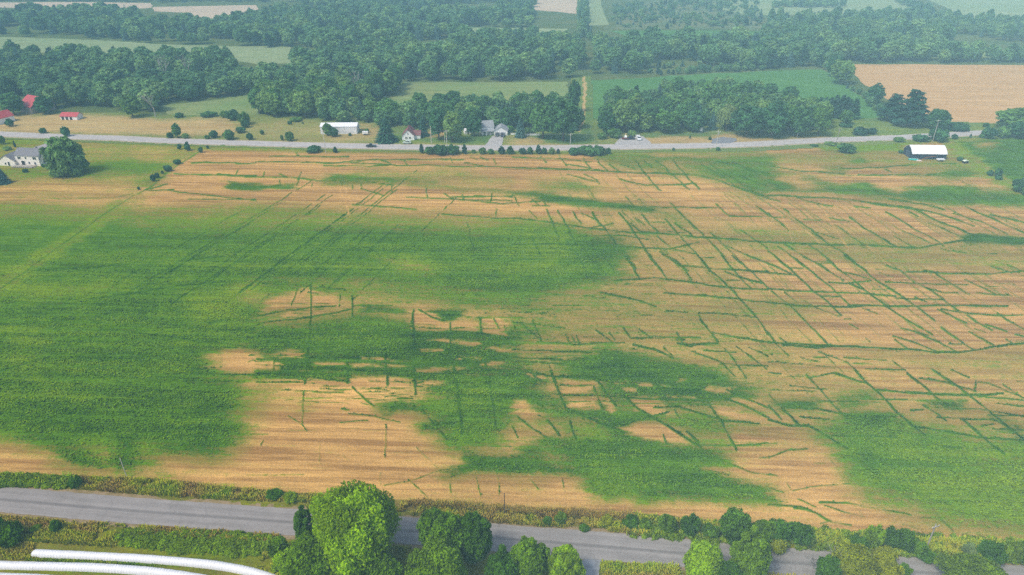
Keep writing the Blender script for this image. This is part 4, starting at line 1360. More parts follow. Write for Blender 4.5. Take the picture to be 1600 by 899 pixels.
# ------------------------------------------------------------------ trees that stand out one by one (base x, base y, top y, width)
TR = [
 ('broadleaf_tree', FULL, 109, 272, 212, 58, 'big round dark green tree beside the white farmhouse with the deck', 'leaf'),
 ('spruce_tree', SPRUCE, 7, 287, 262, 24, 'small blue-green spruce in front of the deck of the white farmhouse', 'needle_blue'),
 ('spruce_tree', SPRUCE, 604, 222, 183, 40, 'broad dark spruce between the white metal shed and the small red-roofed house', 'needle'),
 ('spruce_tree', SPRUCE, 661, 213, 178, 22, 'slim tall spruce at the back corner of the small red-roofed house', 'needle'),
 ('spruce_tree', SPRUCE, 813, 215, 181, 21, 'pointed blue spruce on the lawn beside the white garage', 'needle_blue'),
 ('broadleaf_tree', BROAD, 686, 219, 168, 34, 'lawn tree beside the pale utility pole, nearest to the small red-roofed house', 'leaf_deep'),
 ('broadleaf_tree', BROAD, 707, 223, 172, 38, 'wide lawn tree midway between the red-roofed house and the grey-roofed house', 'leaf'),
 ('broadleaf_tree', BROAD, 741, 213, 178, 28, 'dark tree hiding the side of the grey-roofed two-storey house', 'leaf_deep'),
 ('broadleaf_tree', BROAD, 848, 217, 158, 48, 'large leafy tree behind the white garden fence beside the spruce', 'leaf'),
 ('broadleaf_tree', BROAD, 880, 221, 154, 52, 'largest leafy tree by the pole at the foot of the dirt lane', 'leaf'),
 ('broadleaf_tree', BROAD, 897, 176, 124, 20, 'slender tree standing alone at the top of the dirt lane', 'leaf'),
 ('broadleaf_tree', BROAD, 946, 212, 172, 34, 'leafy tree at the corner of the grove next to the dirt lane', 'leaf_deep'),
 ('broadleaf_tree', BROAD, 976, 207, 153, 52, 'tall grey-green domed tree behind the parked trucks', 'leaf'),
 ('broadleaf_tree', BROAD, 1007, 206, 176, 30, 'small rounded tree behind the white van', 'leaf'),
 ('broadleaf_tree', BROAD, 1040, 208, 172, 44, 'low spreading bright green tree at the edge of the grove', 'leaf_fresh'),
 ('broadleaf_tree', BROAD, 1084, 206, 172, 40, 'rounded tree behind the white roadside board', 'leaf_deep'),
 ('broadleaf_tree', BROAD, 1166, 214, 164, 54, 'dark heavy tree beside the pale weeping willow', 'leaf_deep'),
 ('broadleaf_tree', BROAD, 1205, 215, 156, 52, 'tall dark tree in the roadside grove by the leaning pole', 'leaf_deep'),
 ('broadleaf_tree', BROAD, 1245, 214, 166, 44, 'grey-green tree right behind the leaning pole', 'leaf'),
 ('broadleaf_tree', BROAD, 1277, 213, 166, 38, 'light green tree ending the roadside grove near the open grass', 'leaf_fresh'),
 ('broadleaf_tree', BROAD, 1321, 195, 171, 25, 'small round light tree in front of the dark pines', 'leaf_fresh'),
 ('broadleaf_tree', BROAD, 1313, 131, 92, 42, 'blue-green tree at the corner of the ripe grain field', 'leaf'),
 ('broadleaf_tree', BROAD, 1302, 120, 86, 30, 'tree joining the hedge to the far wood above the green crop', 'leaf_deep'),
 ('broadleaf_tree', BROAD, 1366, 162, 130, 32, 'dark tree in the hedge between green crop and grain field', 'leaf_deep'),
 ('pine_tree', PINE, 1393, 190, 146, 44, 'shaggy dark pine pressed against the larger pine in the grain field hedge', 'needle'),
 ('pine_tree', PINE, 1420, 197, 139, 54, 'largest shaggy pine with side branches over the grain field', 'needle'),
 ('broadleaf_tree', BROAD, 1463, 204, 169, 42, 'single dark tree with spiky top by the highway pole', 'leaf_deep'),
 ('broadleaf_tree', BROAD, 1583, 202, 167, 72, 'broad glossy green tree at the corner of the grain field by the highway', 'leaf_fresh'),
 ('broadleaf_tree', BROAD, 1592, 216, 190, 44, 'rounded roadside tree in front of the broad glossy tree', 'leaf_deep'),
 ('broadleaf_tree', BROAD, 22, 180, 144, 40, 'rounded tree beside the barn with the red roof, towards the white house', 'leaf'),
 ('broadleaf_tree', BROAD, 72, 178, 148, 34, 'dark rounded tree behind the gable of the red-roofed barn', 'leaf_deep'),
 ('broadleaf_tree', BROAD, 208, 184, 148, 36, 'rounded tree at the meadow edge beside the grey leafless tree', 'leaf_fresh'),
 ('broadleaf_tree', BROAD, 278, 216, 192, 18, 'small leafy tree by the highway in the dry meadow', 'leaf_fresh'),
 ('broadleaf_tree', BROAD, 512, 212, 192, 20, 'light green tree in front of the white metal shed', 'leaf_fresh'),
 ('broadleaf_tree', BROAD, 523, 214, 199, 17, 'low rounded tree at the corner of the white metal shed', 'leaf_deep'),
]
for nm, pr, bx, by, ty, w_, lab, mt in TR: put_tree(nm, pr, bx, by, ty, w_, lab, 'tree', None, mt)
ONES = ['', 'first', 'second', 'third', 'fourth', 'fifth', 'sixth', 'seventh', 'eighth', 'ninth', 'tenth', 'eleventh', 'twelfth', 'thirteenth', 'fourteenth', 'fifteenth', 'sixteenth', 'seventeenth', 'eighteenth', 'nineteenth', 'twentieth']
def ordinal(k): return ONES[k] if k <= 20 else ('twenty-' if k < 30 else 'thirty-' if k < 40 else 'forty-') + ONES[k % 10 or 10]
rg = random.Random(77)
for k in range(13):
    x = 1262 + k * 5.8 + rg.uniform(-2, 2); y = 186 + rg.uniform(-7, 1)
    put_tree('pine_tree', PINE, x, y, 153 + rg.uniform(-3, 5) - (3 if k > 6 else 0), 15 + rg.uniform(-2, 3), 'dark pine in the dense plantation beside the green crop, %s from the dense grove' % ordinal(k + 1), 'tree', 'pines of the small plantation', 'needle')
# pale weeping willow
def willow():
    r = random.Random(8); rs = np.random.RandomState(8); cl = [(math.cos(i * 2.4) * 2.6 * math.sqrt(i / 16), math.sin(i * 2.4) * 2.6 * math.sqrt(i / 16), 10.6 - 1.8 * i / 16 + r.uniform(-0.5, 0.5), 1.5, 0.7) for i in range(16)]
    P = []; N = []
    for k in range(190):
        a = r.uniform(0, 6.28); q = math.sqrt(r.random()) * 4.2; x, y = math.cos(a) * q, math.sin(a) * q; z = 11.5 - q * 0.55; L = r.uniform(2.5, 6.5)
        for j in range(9): P.append((x + r.uniform(-.15, .15) + math.cos(a) * j * 0.04, y + r.uniform(-.15, .15) + math.sin(a) * j * 0.04, z - L * j / 9)); N.append((math.cos(a) + r.uniform(-.5, .5), math.sin(a) + r.uniform(-.5, .5), 0.2))
    me = foliage_mesh('crown', cl, 70, 0.5, 9, M['leaf_pale'], 0.6)
    V, Fq = leaf_quads(rs, np.array(P), unit(np.array(N)), 0.38, 0.8)
    V[:, 2] = np.maximum(V[:, 2], 1.2)
    m2 = np_mesh('crown', V, Fq, M['leaf_pale']); fattr(m2, 'tone', rs.uniform(0.3, 0.8, len(V)))
    bm = bmesh.new(); bm.from_mesh(me); bm.from_mesh(m2); bm.to_mesh(me); bm.free(); bpy.data.meshes.remove(m2)
    return me
WIL = [(willow(), trunk_mesh(51, 12, 0.4, 3), 5.0, 12.5)]
put_tree('willow_tree', WIL, 1134, 205, 162, 36, 'pale yellow-green weeping willow standing out of the dark grove', 'tree')
# leafless trees: a branching skeleton
def bare_mesh(seed, H, rad, depth=4, spread=0.55, name='trunk', mat=None, tilt=(0, 0)):
    r = random.Random(seed); mb = MB()
    def grow(p, d, L, rd, k):
        q = p + d * L * 0.5 + Vector((r.uniform(-1, 1), r.uniform(-1, 1), 0)) * L * 0.05; e = p + d * L
        mb.tube([p, q, e], [rd, rd * 0.8, rd * 0.62], 5 if k > 1 else 4, False)
        if k == 0: return
        for i in range(3 if k > 2 else 2 + (r.random() < 0.5)):
            a = r.uniform(0, 6.28); s = r.uniform(0.35, 1.0) * spread * 1.3
            nd = (d + Vector((math.cos(a), math.sin(a), r.uniform(-0.1, 0.3))) * s).normalized(); grow(e if i else q.lerp(e, 0.7), nd, L * r.uniform(0.6, 0.85), rd * 0.6, k - 1)
    grow(Vector((0, 0, -0.1)), Vector((tilt[0], tilt[1], 1)).normalized(), H * 0.36, rad, depth)
    me = bpy.data.meshes.new(name); me.from_pydata(mb.v, [], mb.f); me.materials.append(mat or M['deadwood']); return me
for bx, by, ty, lab in ((243, 183, 143, 'grey leafless tree at the meadow edge beside a rounded green tree'), (563, 160, 114, 'pale grey dead tree standing among the green woods above the white shed'),
                        (296, 128, 86, 'bare white-trunked tree in the dark wood below the pale hayfield'), (260, 130, 90, 'thin bare tree beside the white-trunked one below the hayfield'), (1115, 104, 76, 'bare pale trunk in the far wood above the green crop')):
    p = G(bx, by); h = height_for(bx, by, ty); o = link(bpy.data.objects.new('dead_tree', bare_mesh(bx, h, 0.32 + h * 0.006))); o.location = p; tag(o, lab, 'tree')

# ------------------------------------------------------------------ woods: the 300 largest trees singly, the far mass as one
def in_poly(x, y, pts):
    c = False; n = len(pts)
    for i in range(n):
        ax, ay = pts[i]; bx, by = pts[(i + 1) % n]
        if (ay > y) != (by > y) and x < (bx - ax) * (y - ay) / (by - ay) + ax: c = not c
    return c
for q_ in ((48, 178, 13), (40, 186, 11), (30, 184, 9), (113, 190, 9)): p = G(q_[0], q_[1]); PLACED.append((p.x, p.y, q_[2] / 0.75 - 2, 'building'))
WOODS = []   # x, y, radius, height, grove
def scatter(grove, pts, sp, h0, h1, r0, r1, seed, big=0.0):
    r = random.Random(seed); W = [G(x, y) for x, y in pts]; P = [(w.x, w.y) for w in W]
    x0, x1 = min(p[0] for p in P), max(p[0] for p in P); y0, y1 = min(p[1] for p in P), max(p[1] for p in P)
    j = 0; y = y0
    while y < y1:
        x = x0 + (sp / 2 if j % 2 else 0)
        while x < x1:
            jt = 0.42 + big; qx, qy = x + r.uniform(-jt, jt) * sp, y + r.uniform(-jt, jt) * sp
            if big and r.random() < 0.35 + 0.4 * math.sin(qx * 0.03) * math.sin(qy * 0.021): x += sp; continue
            if in_poly(qx, qy, P) and not any((qx - a) ** 2 + (qy - b) ** 2 < (0.75 * (c + 2)) ** 2 for a, b, c, _ in PLACED) :
                if grove in ('far', 'east2', 'domes') and fbm(np.array([qx / 70.0]), np.array([qy / 45.0]), 61, 3)[0] > (0.56 if grove == 'far' else 0.62): x += sp; continue
                f = r.random() ** 1.4; WOODS.append((qx, qy, r0 + (r1 - r0) * f, h0 + (h1 - h0) * f * r.uniform(0.7, 1.0) + 0.0, grove))
            x += sp
        y += sp * 0.87; j += 1
scatter('behind', [(505, 178), (600, 182), (700, 174), (760, 172), (890, 168), (902, 205), (835, 206), (765, 200), (690, 206), (650, 205), (600, 200), (560, 192), (505, 196)], 7.6, 9, 15, 4.0, 6.6, 1)
scatter('grove', [(930, 176), (1010, 162), (1110, 152), (1200, 160), (1240, 182), (1288, 186), (1286, 208), (1180, 210), (1130, 204), (1010, 203), (945, 204)], 8.4, 12, 18, 4.6, 7.2, 2)
scatter('left', [(398, 184), (408, 156), (470, 150), (500, 140), (560, 134), (625, 132), (622, 146), (590, 160), (560, 172), (520, 178), (505, 188), (450, 187)], 8.4, 11, 19, 4.5, 7.5, 3)
scatter('meadow', [(186, 130), (300, 132), (400, 124), (470, 118), (500, 132), (470, 148), (400, 146), (330, 155), (252, 164), (240, 176), (186, 176)], 9.6, 10, 16, 5.0, 7.8, 4)
scatter('barn', [(-300, 92), (186, 97), (186, 166), (130, 170), (84, 172), (40, 150), (-300, 172)], 10.5, 11, 18, 5.2, 8.4, 5)
scatter('domes', [(624, 100), (690, 88), (760, 68), (890, 64), (906, 74), (908, 112), (884, 126), (740, 127), (624, 127)], 12.0, 14, 21, 6.0, 10.0, 6)
scatter('east', [(926, 76), (1100, 72), (1190, 66), (1200, 52), (1330, 44), (1480, 64), (1470, 90), (1800, 98), (1800, 101), (1480, 99), (1330, 98), (1292, 107), (1190, 108), (1100, 104), (1080, 96), (1010, 98), (1010, 116), (930, 120)], 12.0, 12, 20, 5.6, 9.4, 7)
scatter('east2', [(1195, 32), (1440, 28), (1500, 38), (1900, 44), (1900, 70), (1500, 64), (1330, 46), (1195, 54)], 10.0, 11, 18, 3.6, 6.0, 8)
scatter('far', [(-700, 18), (180, 22), (300, 42), (350, 42), (425, 24), (450, 2), (700, 0), (833, 18), (833, 43), (675, 42), (690, 54), (728, 56), (726, 84), (624, 124), (560, 128), (470, 116), (458, 76), (340, 71), (235, 67), (180, 62), (0, 56), (-700, 52)], 12.5, 11, 19, 6.0, 9.8, 9)
scatter('pale', [(186, 104), (250, 100), (330, 106), (366, 104), (366, 116), (300, 124), (186, 124)], 10.0, 13, 20, 5.4, 8.4, 10)
scatter('top', [(-900, -34), (834, -34), (834, 14), (700, -4), (450, -3), (408, 4), (240, 4), (-900, -4)], 13.0, 11, 18, 5.0, 8.0, 11)
scatter('row', [(903, -20), (918, -20), (916, 42), (925, 66), (905, 66)], 10.0, 10, 15, 4.0, 6.0, 12)
scatter('scrub', [(955, 8), (1190, -2), (1190, 42), (1000, 46), (958, 42)], 11.0, 3, 9, 1.8, 5.4, 13, 0.42)
scatter('scrub', [(940, 100), (1090, 98), (1100, 110), (1010, 117)], 13.0, 3, 7, 2.2, 4.0, 14)
scatter('hedgecrop', [(1020, 115), (1195, 105), (1195, 110), (1020, 119)], 6.5, 4, 8, 2.4, 4.2, 15)
scatter('hedgefar', [(1205, 9), (1318, 8), (1318, 12), (1205, 13)], 12.0, 8, 14, 5.0, 8.0, 16)
scatter('hedgefar', [(1388, -6), (1440, 16), (1480, 30), (1510, 34), (1500, 40), (1440, 26), (1400, 4)], 12.0, 9, 14, 4.0, 7.0, 17)
scatter('hedgegrain', [(1290, 108), (1300, 106), (1318, 128), (1352, 152), (1384, 180), (1374, 182), (1340, 152), (1306, 128)], 7.0, 4, 9, 2.2, 4.2, 18)
scatter('hedgetan', [(1478, 92), (1800, 97), (1800, 101), (1478, 98)], 12.0, 8, 16, 4.0, 7.0, 19)
scatter('top', [(836, -40), (1900, -60), (1900, -34), (836, -22)], 16.0, 10, 16, 5.0, 8.0, 20)
def wood_size(w):
    d = w[1] * CT + CAM_H * ST; return (w[2] * 2) * (w[3]) / (d * d)
GROVE_TXT = {   # text of the label, landmark its count starts from, group
 'behind': ('the thicket behind houses', 'white shed', 'trees of the thicket behind the roadside houses'),
 'grove': ('the grove behind the trucks', 'dirt lane', 'trees of the dense grove by the highway'),
 'left': ('the wood above yellow meadow', 'green pasture', 'trees of the wood above the yellow meadow'),
 'meadow': ('wood along sloping pasture', 'bare grey tree', 'trees of the wood along the sloping pasture'),
 'barn': ('wood behind red-roofed barn', 'picture edge', 'trees of the wood behind the red-roofed barn'),
 'domes': ('domed row above olive pasture', 'the western woods', 'domed trees above the olive pasture'),
 'east': ('hazy wood above green crop', 'dirt lane', 'trees of the hazy wood above the green crop'),
 'pale': ('dark belt below pale hayfield', 'red-roofed barn', 'trees of the belt below the pale hayfield'),
 'hedgecrop': ('the hedge topping the green crop', 'dirt lane', 'trees of the hedge above the green crop'),
 'hedgegrain': ('the hedge beside the grain field', 'hazy wood', 'trees of the hedge beside the grain field'),
 'hedgetan': ('the line behind the grain field', 'green crop', 'trees of the line behind the grain field'),
}
vis = [w for w in WOODS if -60 < PIX((w[0], w[1], w[3] * 0.6))[0] < 1660]
cand = sorted([w for w in vis if w[4] in GROVE_TXT], key=wood_size, reverse=True)
n_listed = len(TR) + 13 + 1 + 5 + 9
single = cand[:300 - n_listed]; ids = set(map(id, single))
for key, (txt, land, grp) in GROVE_TXT.items():
    mine = sorted([w for w in single if w[4] == key], key=lambda w: w[1]); nrow = 1 if len(mine) < 9 else 2 if len(mine) < 22 else 3 if len(mine) < 45 else 4
    rn = {1: ['only'], 2: ['front', 'back'], 3: ['front', 'middle', 'back'], 4: ['front', 'second', 'third', 'back']}[nrow]
    for j in range(nrow):
        row = sorted(mine[j * len(mine) // nrow:(j + 1) * len(mine) // nrow], key=lambda w: PIX((w[0], w[1], 0))[0])
        for i, w in enumerate(row):
            size = 'tall' if w[3] > 14 else 'small' if w[3] < 8 else 'leafy'
            lab = '%s tree in %s, %s in %s row from %s' % (size, txt, ordinal(i + 1), rn[j], land)
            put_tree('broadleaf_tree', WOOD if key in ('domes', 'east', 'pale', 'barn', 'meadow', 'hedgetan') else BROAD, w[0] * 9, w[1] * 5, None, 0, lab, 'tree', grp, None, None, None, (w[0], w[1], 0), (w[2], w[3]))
rest = [w for w in WOODS if id(w) not in ids]
def mass(name, items, protos, label=None):
    """one object: a point per tree, each carrying a whole crown"""
    r = random.Random(5); me = bpy.data.meshes.new(name); me.from_pydata([(w[0], w[1], 0.0) for w in items], [], [])
    sc = me.attributes.new('size', 'FLOAT_VECTOR', 'POINT'); sc.data.foreach_set('vector', np.array([(w[2] / 5.5, w[2] / 5.5, w[3] / 14.0 * r.uniform(0.8, 1.15)) for w in items], dtype=np.float32).ravel())
    ro = me.attributes.new('turn', 'FLOAT_VECTOR', 'POINT'); ro.data.foreach_set('vector', np.array([(0, 0, r.uniform(0, 6.28)) for _ in items], dtype=np.float32).ravel())
    ix = me.attributes.new('pick', 'INT', 'POINT'); ix.data.foreach_set('value', np.array([r.randrange(len(protos)) for _ in items], dtype=np.int32))
    o = link(bpy.data.objects.new(name, me)); o['kind'] = 'stuff'
    ng = bpy.data.node_groups.new(name, 'GeometryNodeTree'); ng.interface.new_socket('Geometry', in_out='INPUT', socket_type='NodeSocketGeometry'); ng.interface.new_socket('Geometry', in_out='OUTPUT', socket_type='NodeSocketGeometry')
    N = ng.nodes; L = ng.links; gi = N.new('NodeGroupInput'); go = N.new('NodeGroupOutput'); jn = N.new('GeometryNodeJoinGeometry')
    for ob in protos:
        oi = N.new('GeometryNodeObjectInfo'); oi.inputs['Object'].default_value = ob; oi.inputs['As Instance'].default_value = True; L.new(oi.outputs['Geometry'], jn.inputs[0])
    ip = N.new('GeometryNodeInstanceOnPoints'); L.new(gi.outputs[0], ip.inputs['Points']); L.new(jn.outputs[0], ip.inputs['Instance']); ip.inputs['Pick Instance'].default_value = True
    for nm, ty, sk in (('size', 'FLOAT_VECTOR', 'Scale'), ('turn', 'FLOAT_VECTOR', 'Rotation'), ('pick', 'INT', 'Instance Index')):
        a = N.new('GeometryNodeInputNamedAttribute'); a.data_type = ty; a.inputs['Name'].default_value = nm; L.new(a.outputs['Attribute'], ip.inputs[sk])
    L.new(ip.outputs[0], go.inputs[0]); md = o.modifiers.new('trees', 'NODES'); md.node_group = ng; return o
crowns = {}
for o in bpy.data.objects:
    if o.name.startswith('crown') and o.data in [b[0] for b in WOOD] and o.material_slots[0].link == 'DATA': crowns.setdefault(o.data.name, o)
for o in bpy.data.objects:
    if o.data == SPRUCE[0][0] or (o.data == SPRUCE[1][0]): crowns.setdefault(o.data.name, o)
    if o.data == PINE[0][0]: crowns.setdefault(o.data.name, o)
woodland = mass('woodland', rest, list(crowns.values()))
print('woods', len(WOODS), 'single', len(single), 'mass', len(rest), 'protos', len(crowns))

# ------------------------------------------------------------------ bushes along the highway, the yard and the meadow
BU = [
 (491, 238, 227, 24, 'dark low bush beside the pole on the field side of the highway', 'leaf_deep', 0), (524, 239, 229, 10, 'small spiky cedar next to the dark bush by the highway', 'needle', 1),
 (659, 240, 224, 9, 'pointed cedar at the end of the thick roadside bushes opposite the red-roofed house', 'needle', 1), (671, 241, 229, 18, 'rounded bush next to the pointed cedar opposite the red-roofed house', 'leaf', 0),
 (688, 242, 226, 26, 'widest bush of the thick clump opposite the red-roofed house', 'leaf_deep', 0), (707, 241, 226, 24, 'leafy bush at the foot of the white pole by the highway', 'leaf', 0),
 (726, 241, 225, 11, 'dark pointed cedar between the bush clump and the driveway', 'needle', 1), (740, 240, 234, 8, 'tiny bush beside the dark cedar opposite the grey-roofed house', 'leaf_fresh', 0),
 (754, 241, 231, 13, 'light green bush opposite the driveway of the grey-roofed house', 'leaf_fresh', 0), (767, 241, 233, 11, 'low bush below the driveway mouth', 'leaf', 0),
 (784, 241, 228, 14, 'dark cedar just east of the driveway mouth', 'needle', 1), (797, 241, 228, 15, 'spiky cedar next to the one at the driveway mouth', 'leaf_deep', 1),
 (816, 241, 231, 13, 'round dark shrub of the cedar row opposite the spruce', 'needle', 0), (828, 241, 229, 13, 'cedar with two tips opposite the white garden fence', 'leaf_deep', 1),
 (841, 241, 226, 12, 'tallest cedar of the row opposite the big leafy trees', 'needle', 1), (850, 241, 231, 11, 'low cedar leaning on the tallest one', 'leaf_deep', 0),
 (862, 241, 230, 13, 'light cedar opposite the large tree by the pole', 'leaf', 1), (872, 241, 232, 7, 'smallest cedar at the end of the row', 'needle', 1),
 (897, 242, 231, 22, 'bushy end of the long green thicket at the lane crossing', 'leaf_deep', 0), (915, 242, 227, 30, 'tallest hump of the long green thicket at the lane crossing', 'leaf', 0), (934, 242, 228, 26, 'pale topped hump of the long green thicket at the lane crossing', 'leaf', 0), (950, 241, 231, 10, 'last small bush of the long thicket at the lane crossing', 'leaf_deep', 0),
 (1052, 236, 231, 4, 'lone tiny shrub on the highway verge opposite the gravel pull-off', 'leaf_deep', 0), (1122, 236, 230, 8, 'small shrub at the foot of the highway pole', 'leaf_deep', 0),
 (1272, 229, 225, 14, 'flat shrub on the highway verge near the green mound', 'leaf_deep', 0), (1297, 227, 221, 20, 'flat leafy shrub behind the green mound by the highway', 'leaf', 0), (1321, 238, 224, 30, 'low rounded green mound of growth at the field corner', 'leaf', 0),
 (1404, 222, 214, 18, 'low green shrub on the verge before the navy barn', 'leaf_fresh', 0), (1437, 221, 210, 26, 'spreading dark shrub behind the navy barn', 'leaf_deep', 0), (1464, 220, 200, 32, 'tall dark bush around the pole behind the navy barn', 'leaf_deep', 0), (1491, 218, 210, 10, 'small dark bush beside the pole bush behind the barn', 'leaf_deep', 0),
 (1516, 216, 209, 4, 'thin upright shrub alone at the edge of the neighbouring crop', 'leaf_deep', 1), (1545, 217, 199, 22, 'dark bush at the highway edge of the neighbouring crop', 'leaf_deep', 0), (1565, 215, 197, 24, 'lighter round bush next to the dark one by the neighbouring crop', 'leaf', 0), (1535, 216, 209, 12, 'low bush beginning the row by the neighbouring crop', 'leaf', 0),
 (1494, 204, 191, 38, 'wide dark hedge bush below the grain field', 'leaf_deep', 0), (1540, 199, 192, 12, 'small hedge bush at the foot of the grain field', 'leaf', 0),
 (1343, 211, 198, 26, 'spiky low evergreen clump on the bright grass by the highway', 'needle', 0), (1361, 210, 200, 18, 'spiky evergreen clump next to the larger one on the bright grass', 'needle', 0), (1322, 199, 193, 20, 'low bush at the foot of the small round light tree', 'leaf_deep', 0),
 (277, 257, 249, 12, 'dark shrub highest on the yard fence line', 'leaf_deep', 0), (263, 268, 258, 14, 'paired shrub halfway down the yard fence line', 'leaf_deep', 0), (254, 272, 267, 5, 'tiny shrub below the paired one on the yard fence line', 'leaf_deep', 0), (246, 279, 270, 8, 'round shrub low on the yard fence line', 'leaf_deep', 0), (240, 284, 273, 9, 'larger round shrub low on the yard fence line', 'leaf_deep', 0), (217, 297, 292, 5, 'lowest small shrub on the yard fence line', 'leaf_deep', 0),
 (281, 234, 225, 7, 'brownish shrub on the yard side of the highway', 'leaf_deep', 0), (294, 236, 221, 12, 'pointed green shrub by the highway at the yard corner', 'leaf_deep', 1), (314, 239, 230, 8, 'dark shrub where the yard fence line meets the field top', 'leaf_deep', 0), (325, 233, 227, 5, 'tiny dark shrub by the field corner at the highway', 'leaf_deep', 0),
 (266, 216, 207, 12, 'dark bush at the foot of the small leafy tree in the dry meadow', 'leaf_deep', 0), (290, 217, 208, 11, 'small bush beside the small leafy tree in the dry meadow', 'leaf', 0), (324, 218, 211, 9, 'small light bush next to a darker one beyond the highway', 'leaf_fresh', 0), (334, 216, 204, 16, 'round dark bush in the dry meadow beyond the highway', 'leaf_deep', 0), (358, 219, 203, 20, 'largest round bright bush in the dry meadow', 'leaf_fresh', 0), (391, 219, 208, 12, 'compact dark bush closest to the yellow meadow', 'leaf_deep', 0),
 (376, 208, 198, 16, 'bush under the light clump between dry and yellow meadow', 'leaf_deep', 0), (384, 200, 188, 14, 'dark round bush in the clump between dry and yellow meadow', 'leaf_deep', 0), (383, 195, 175, 22, 'light green clump between dry and yellow meadow', 'leaf_fresh', 0), (365, 188, 172, 22, 'dark bush at the pasture corner above the dry meadow', 'leaf_deep', 0), (352, 184, 173, 16, 'spreading bush beside the pasture corner', 'leaf', 0), (326, 183, 174, 26, 'flat grey-green bush between pasture and dry meadow', 'leaf', 0), (281, 184, 176, 14, 'dark bush at the lower edge of the pasture', 'leaf_deep', 0),
 (441, 220, 211, 6, 'thin small bush in the yellow meadow', 'leaf', 0), (453, 221, 206, 15, 'bright round bush in the yellow meadow by the highway', 'leaf_fresh', 0), (410, 211, 203, 7, 'lone faint bush in the yellow meadow', 'leaf', 0), (453, 195, 189, 8, 'dark bush at the top of the yellow meadow', 'leaf_deep', 0), (473, 194, 191, 4, 'tiny dark bush at the top of the yellow meadow', 'leaf_deep', 0), (462, 190, 183, 20, 'pale flat bush below the wood at the yellow meadow', 'leaf_fresh', 0),
 (104, 214, 198, 14, 'blue-green bush between the highway and the red-roofed shed', 'leaf_deep', 0), (68, 209, 200, 12, 'round bush in the meadow below the red-roofed barn', 'leaf_deep', 0), (16, 198, 186, 14, 'bush in front of the white house with the red roof', 'leaf_deep', 0),
 (24, 231, 220, 5, 'slim dark shrub on the lawn behind the white farmhouse', 'needle', 1), (12, 235, 229, 14, 'hedge bush on the lawn behind the white farmhouse', 'leaf', 0), (4, 226, 212, 12, 'bright bush by the highway behind the white farmhouse', 'leaf_fresh', 0), (69, 262, 256, 7, 'small shrub at the gable of the white farmhouse', 'leaf_deep', 0), (40, 270, 264, 9, 'small shrub in front of the deck', 'leaf_deep', 0),
 (1558, 277, 263, 13, 'round dark shrub on the grassy strip beside the neighbouring crop', 'leaf_deep', 0), (1546, 275, 266, 11, 'low dark shrub next to the round one on the grassy strip', 'leaf_deep', 0), (1560, 281, 275, 12, 'flat shrub below the round one on the grassy strip', 'leaf_deep', 0), (1592, 300, 279, 26, 'big dark shrub at the end of the grassy strip', 'leaf_deep', 0), (1602, 306, 291, 16, 'green shrub beside the big one at the end of the grassy strip', 'leaf', 0),
 (1500, 252, 245, 12, 'green bush between the navy barn and the small cart', 'leaf', 0), (1408, 240, 235, 10, 'flat dark shrub behind the navy barn doors', 'leaf_deep', 0),
 (987, 214, 203, 14, 'grey-green bush between the parked truck and white van', 'leaf', 0), (960, 216, 200, 22, 'light bush at the edge of the gravel pull-off', 'leaf_fresh', 0), (1109, 219, 214, 6, 'small bush on the dry grass by the dark gravel', 'leaf_deep', 0), (1078, 217, 211, 4, 'thin dark bush alone on the dry verge', 'leaf_deep', 1), (573, 208, 201, 8, 'bush near the end of the white metal shed', 'leaf', 0), (547, 213, 208, 6, 'dark shrub against the white metal shed', 'leaf_deep', 0), (940, 218, 207, 16, 'bright low bush between the lane and the pull-off', 'leaf_fresh', 0),
 (826, 209, 199, 18, 'light bush beside the white garden fence', 'leaf_fresh', 0), (797, 207, 196, 16, 'bright bush behind the corner of the white garage', 'leaf_fresh', 0),
]
for bx, by, ty, w_, lab, mt, ced in BU: put_bush(CEDAR if ced else BUSH, bx, by, ty, w_, lab, None, mt, 'cedar_bush' if ced else 'bush')
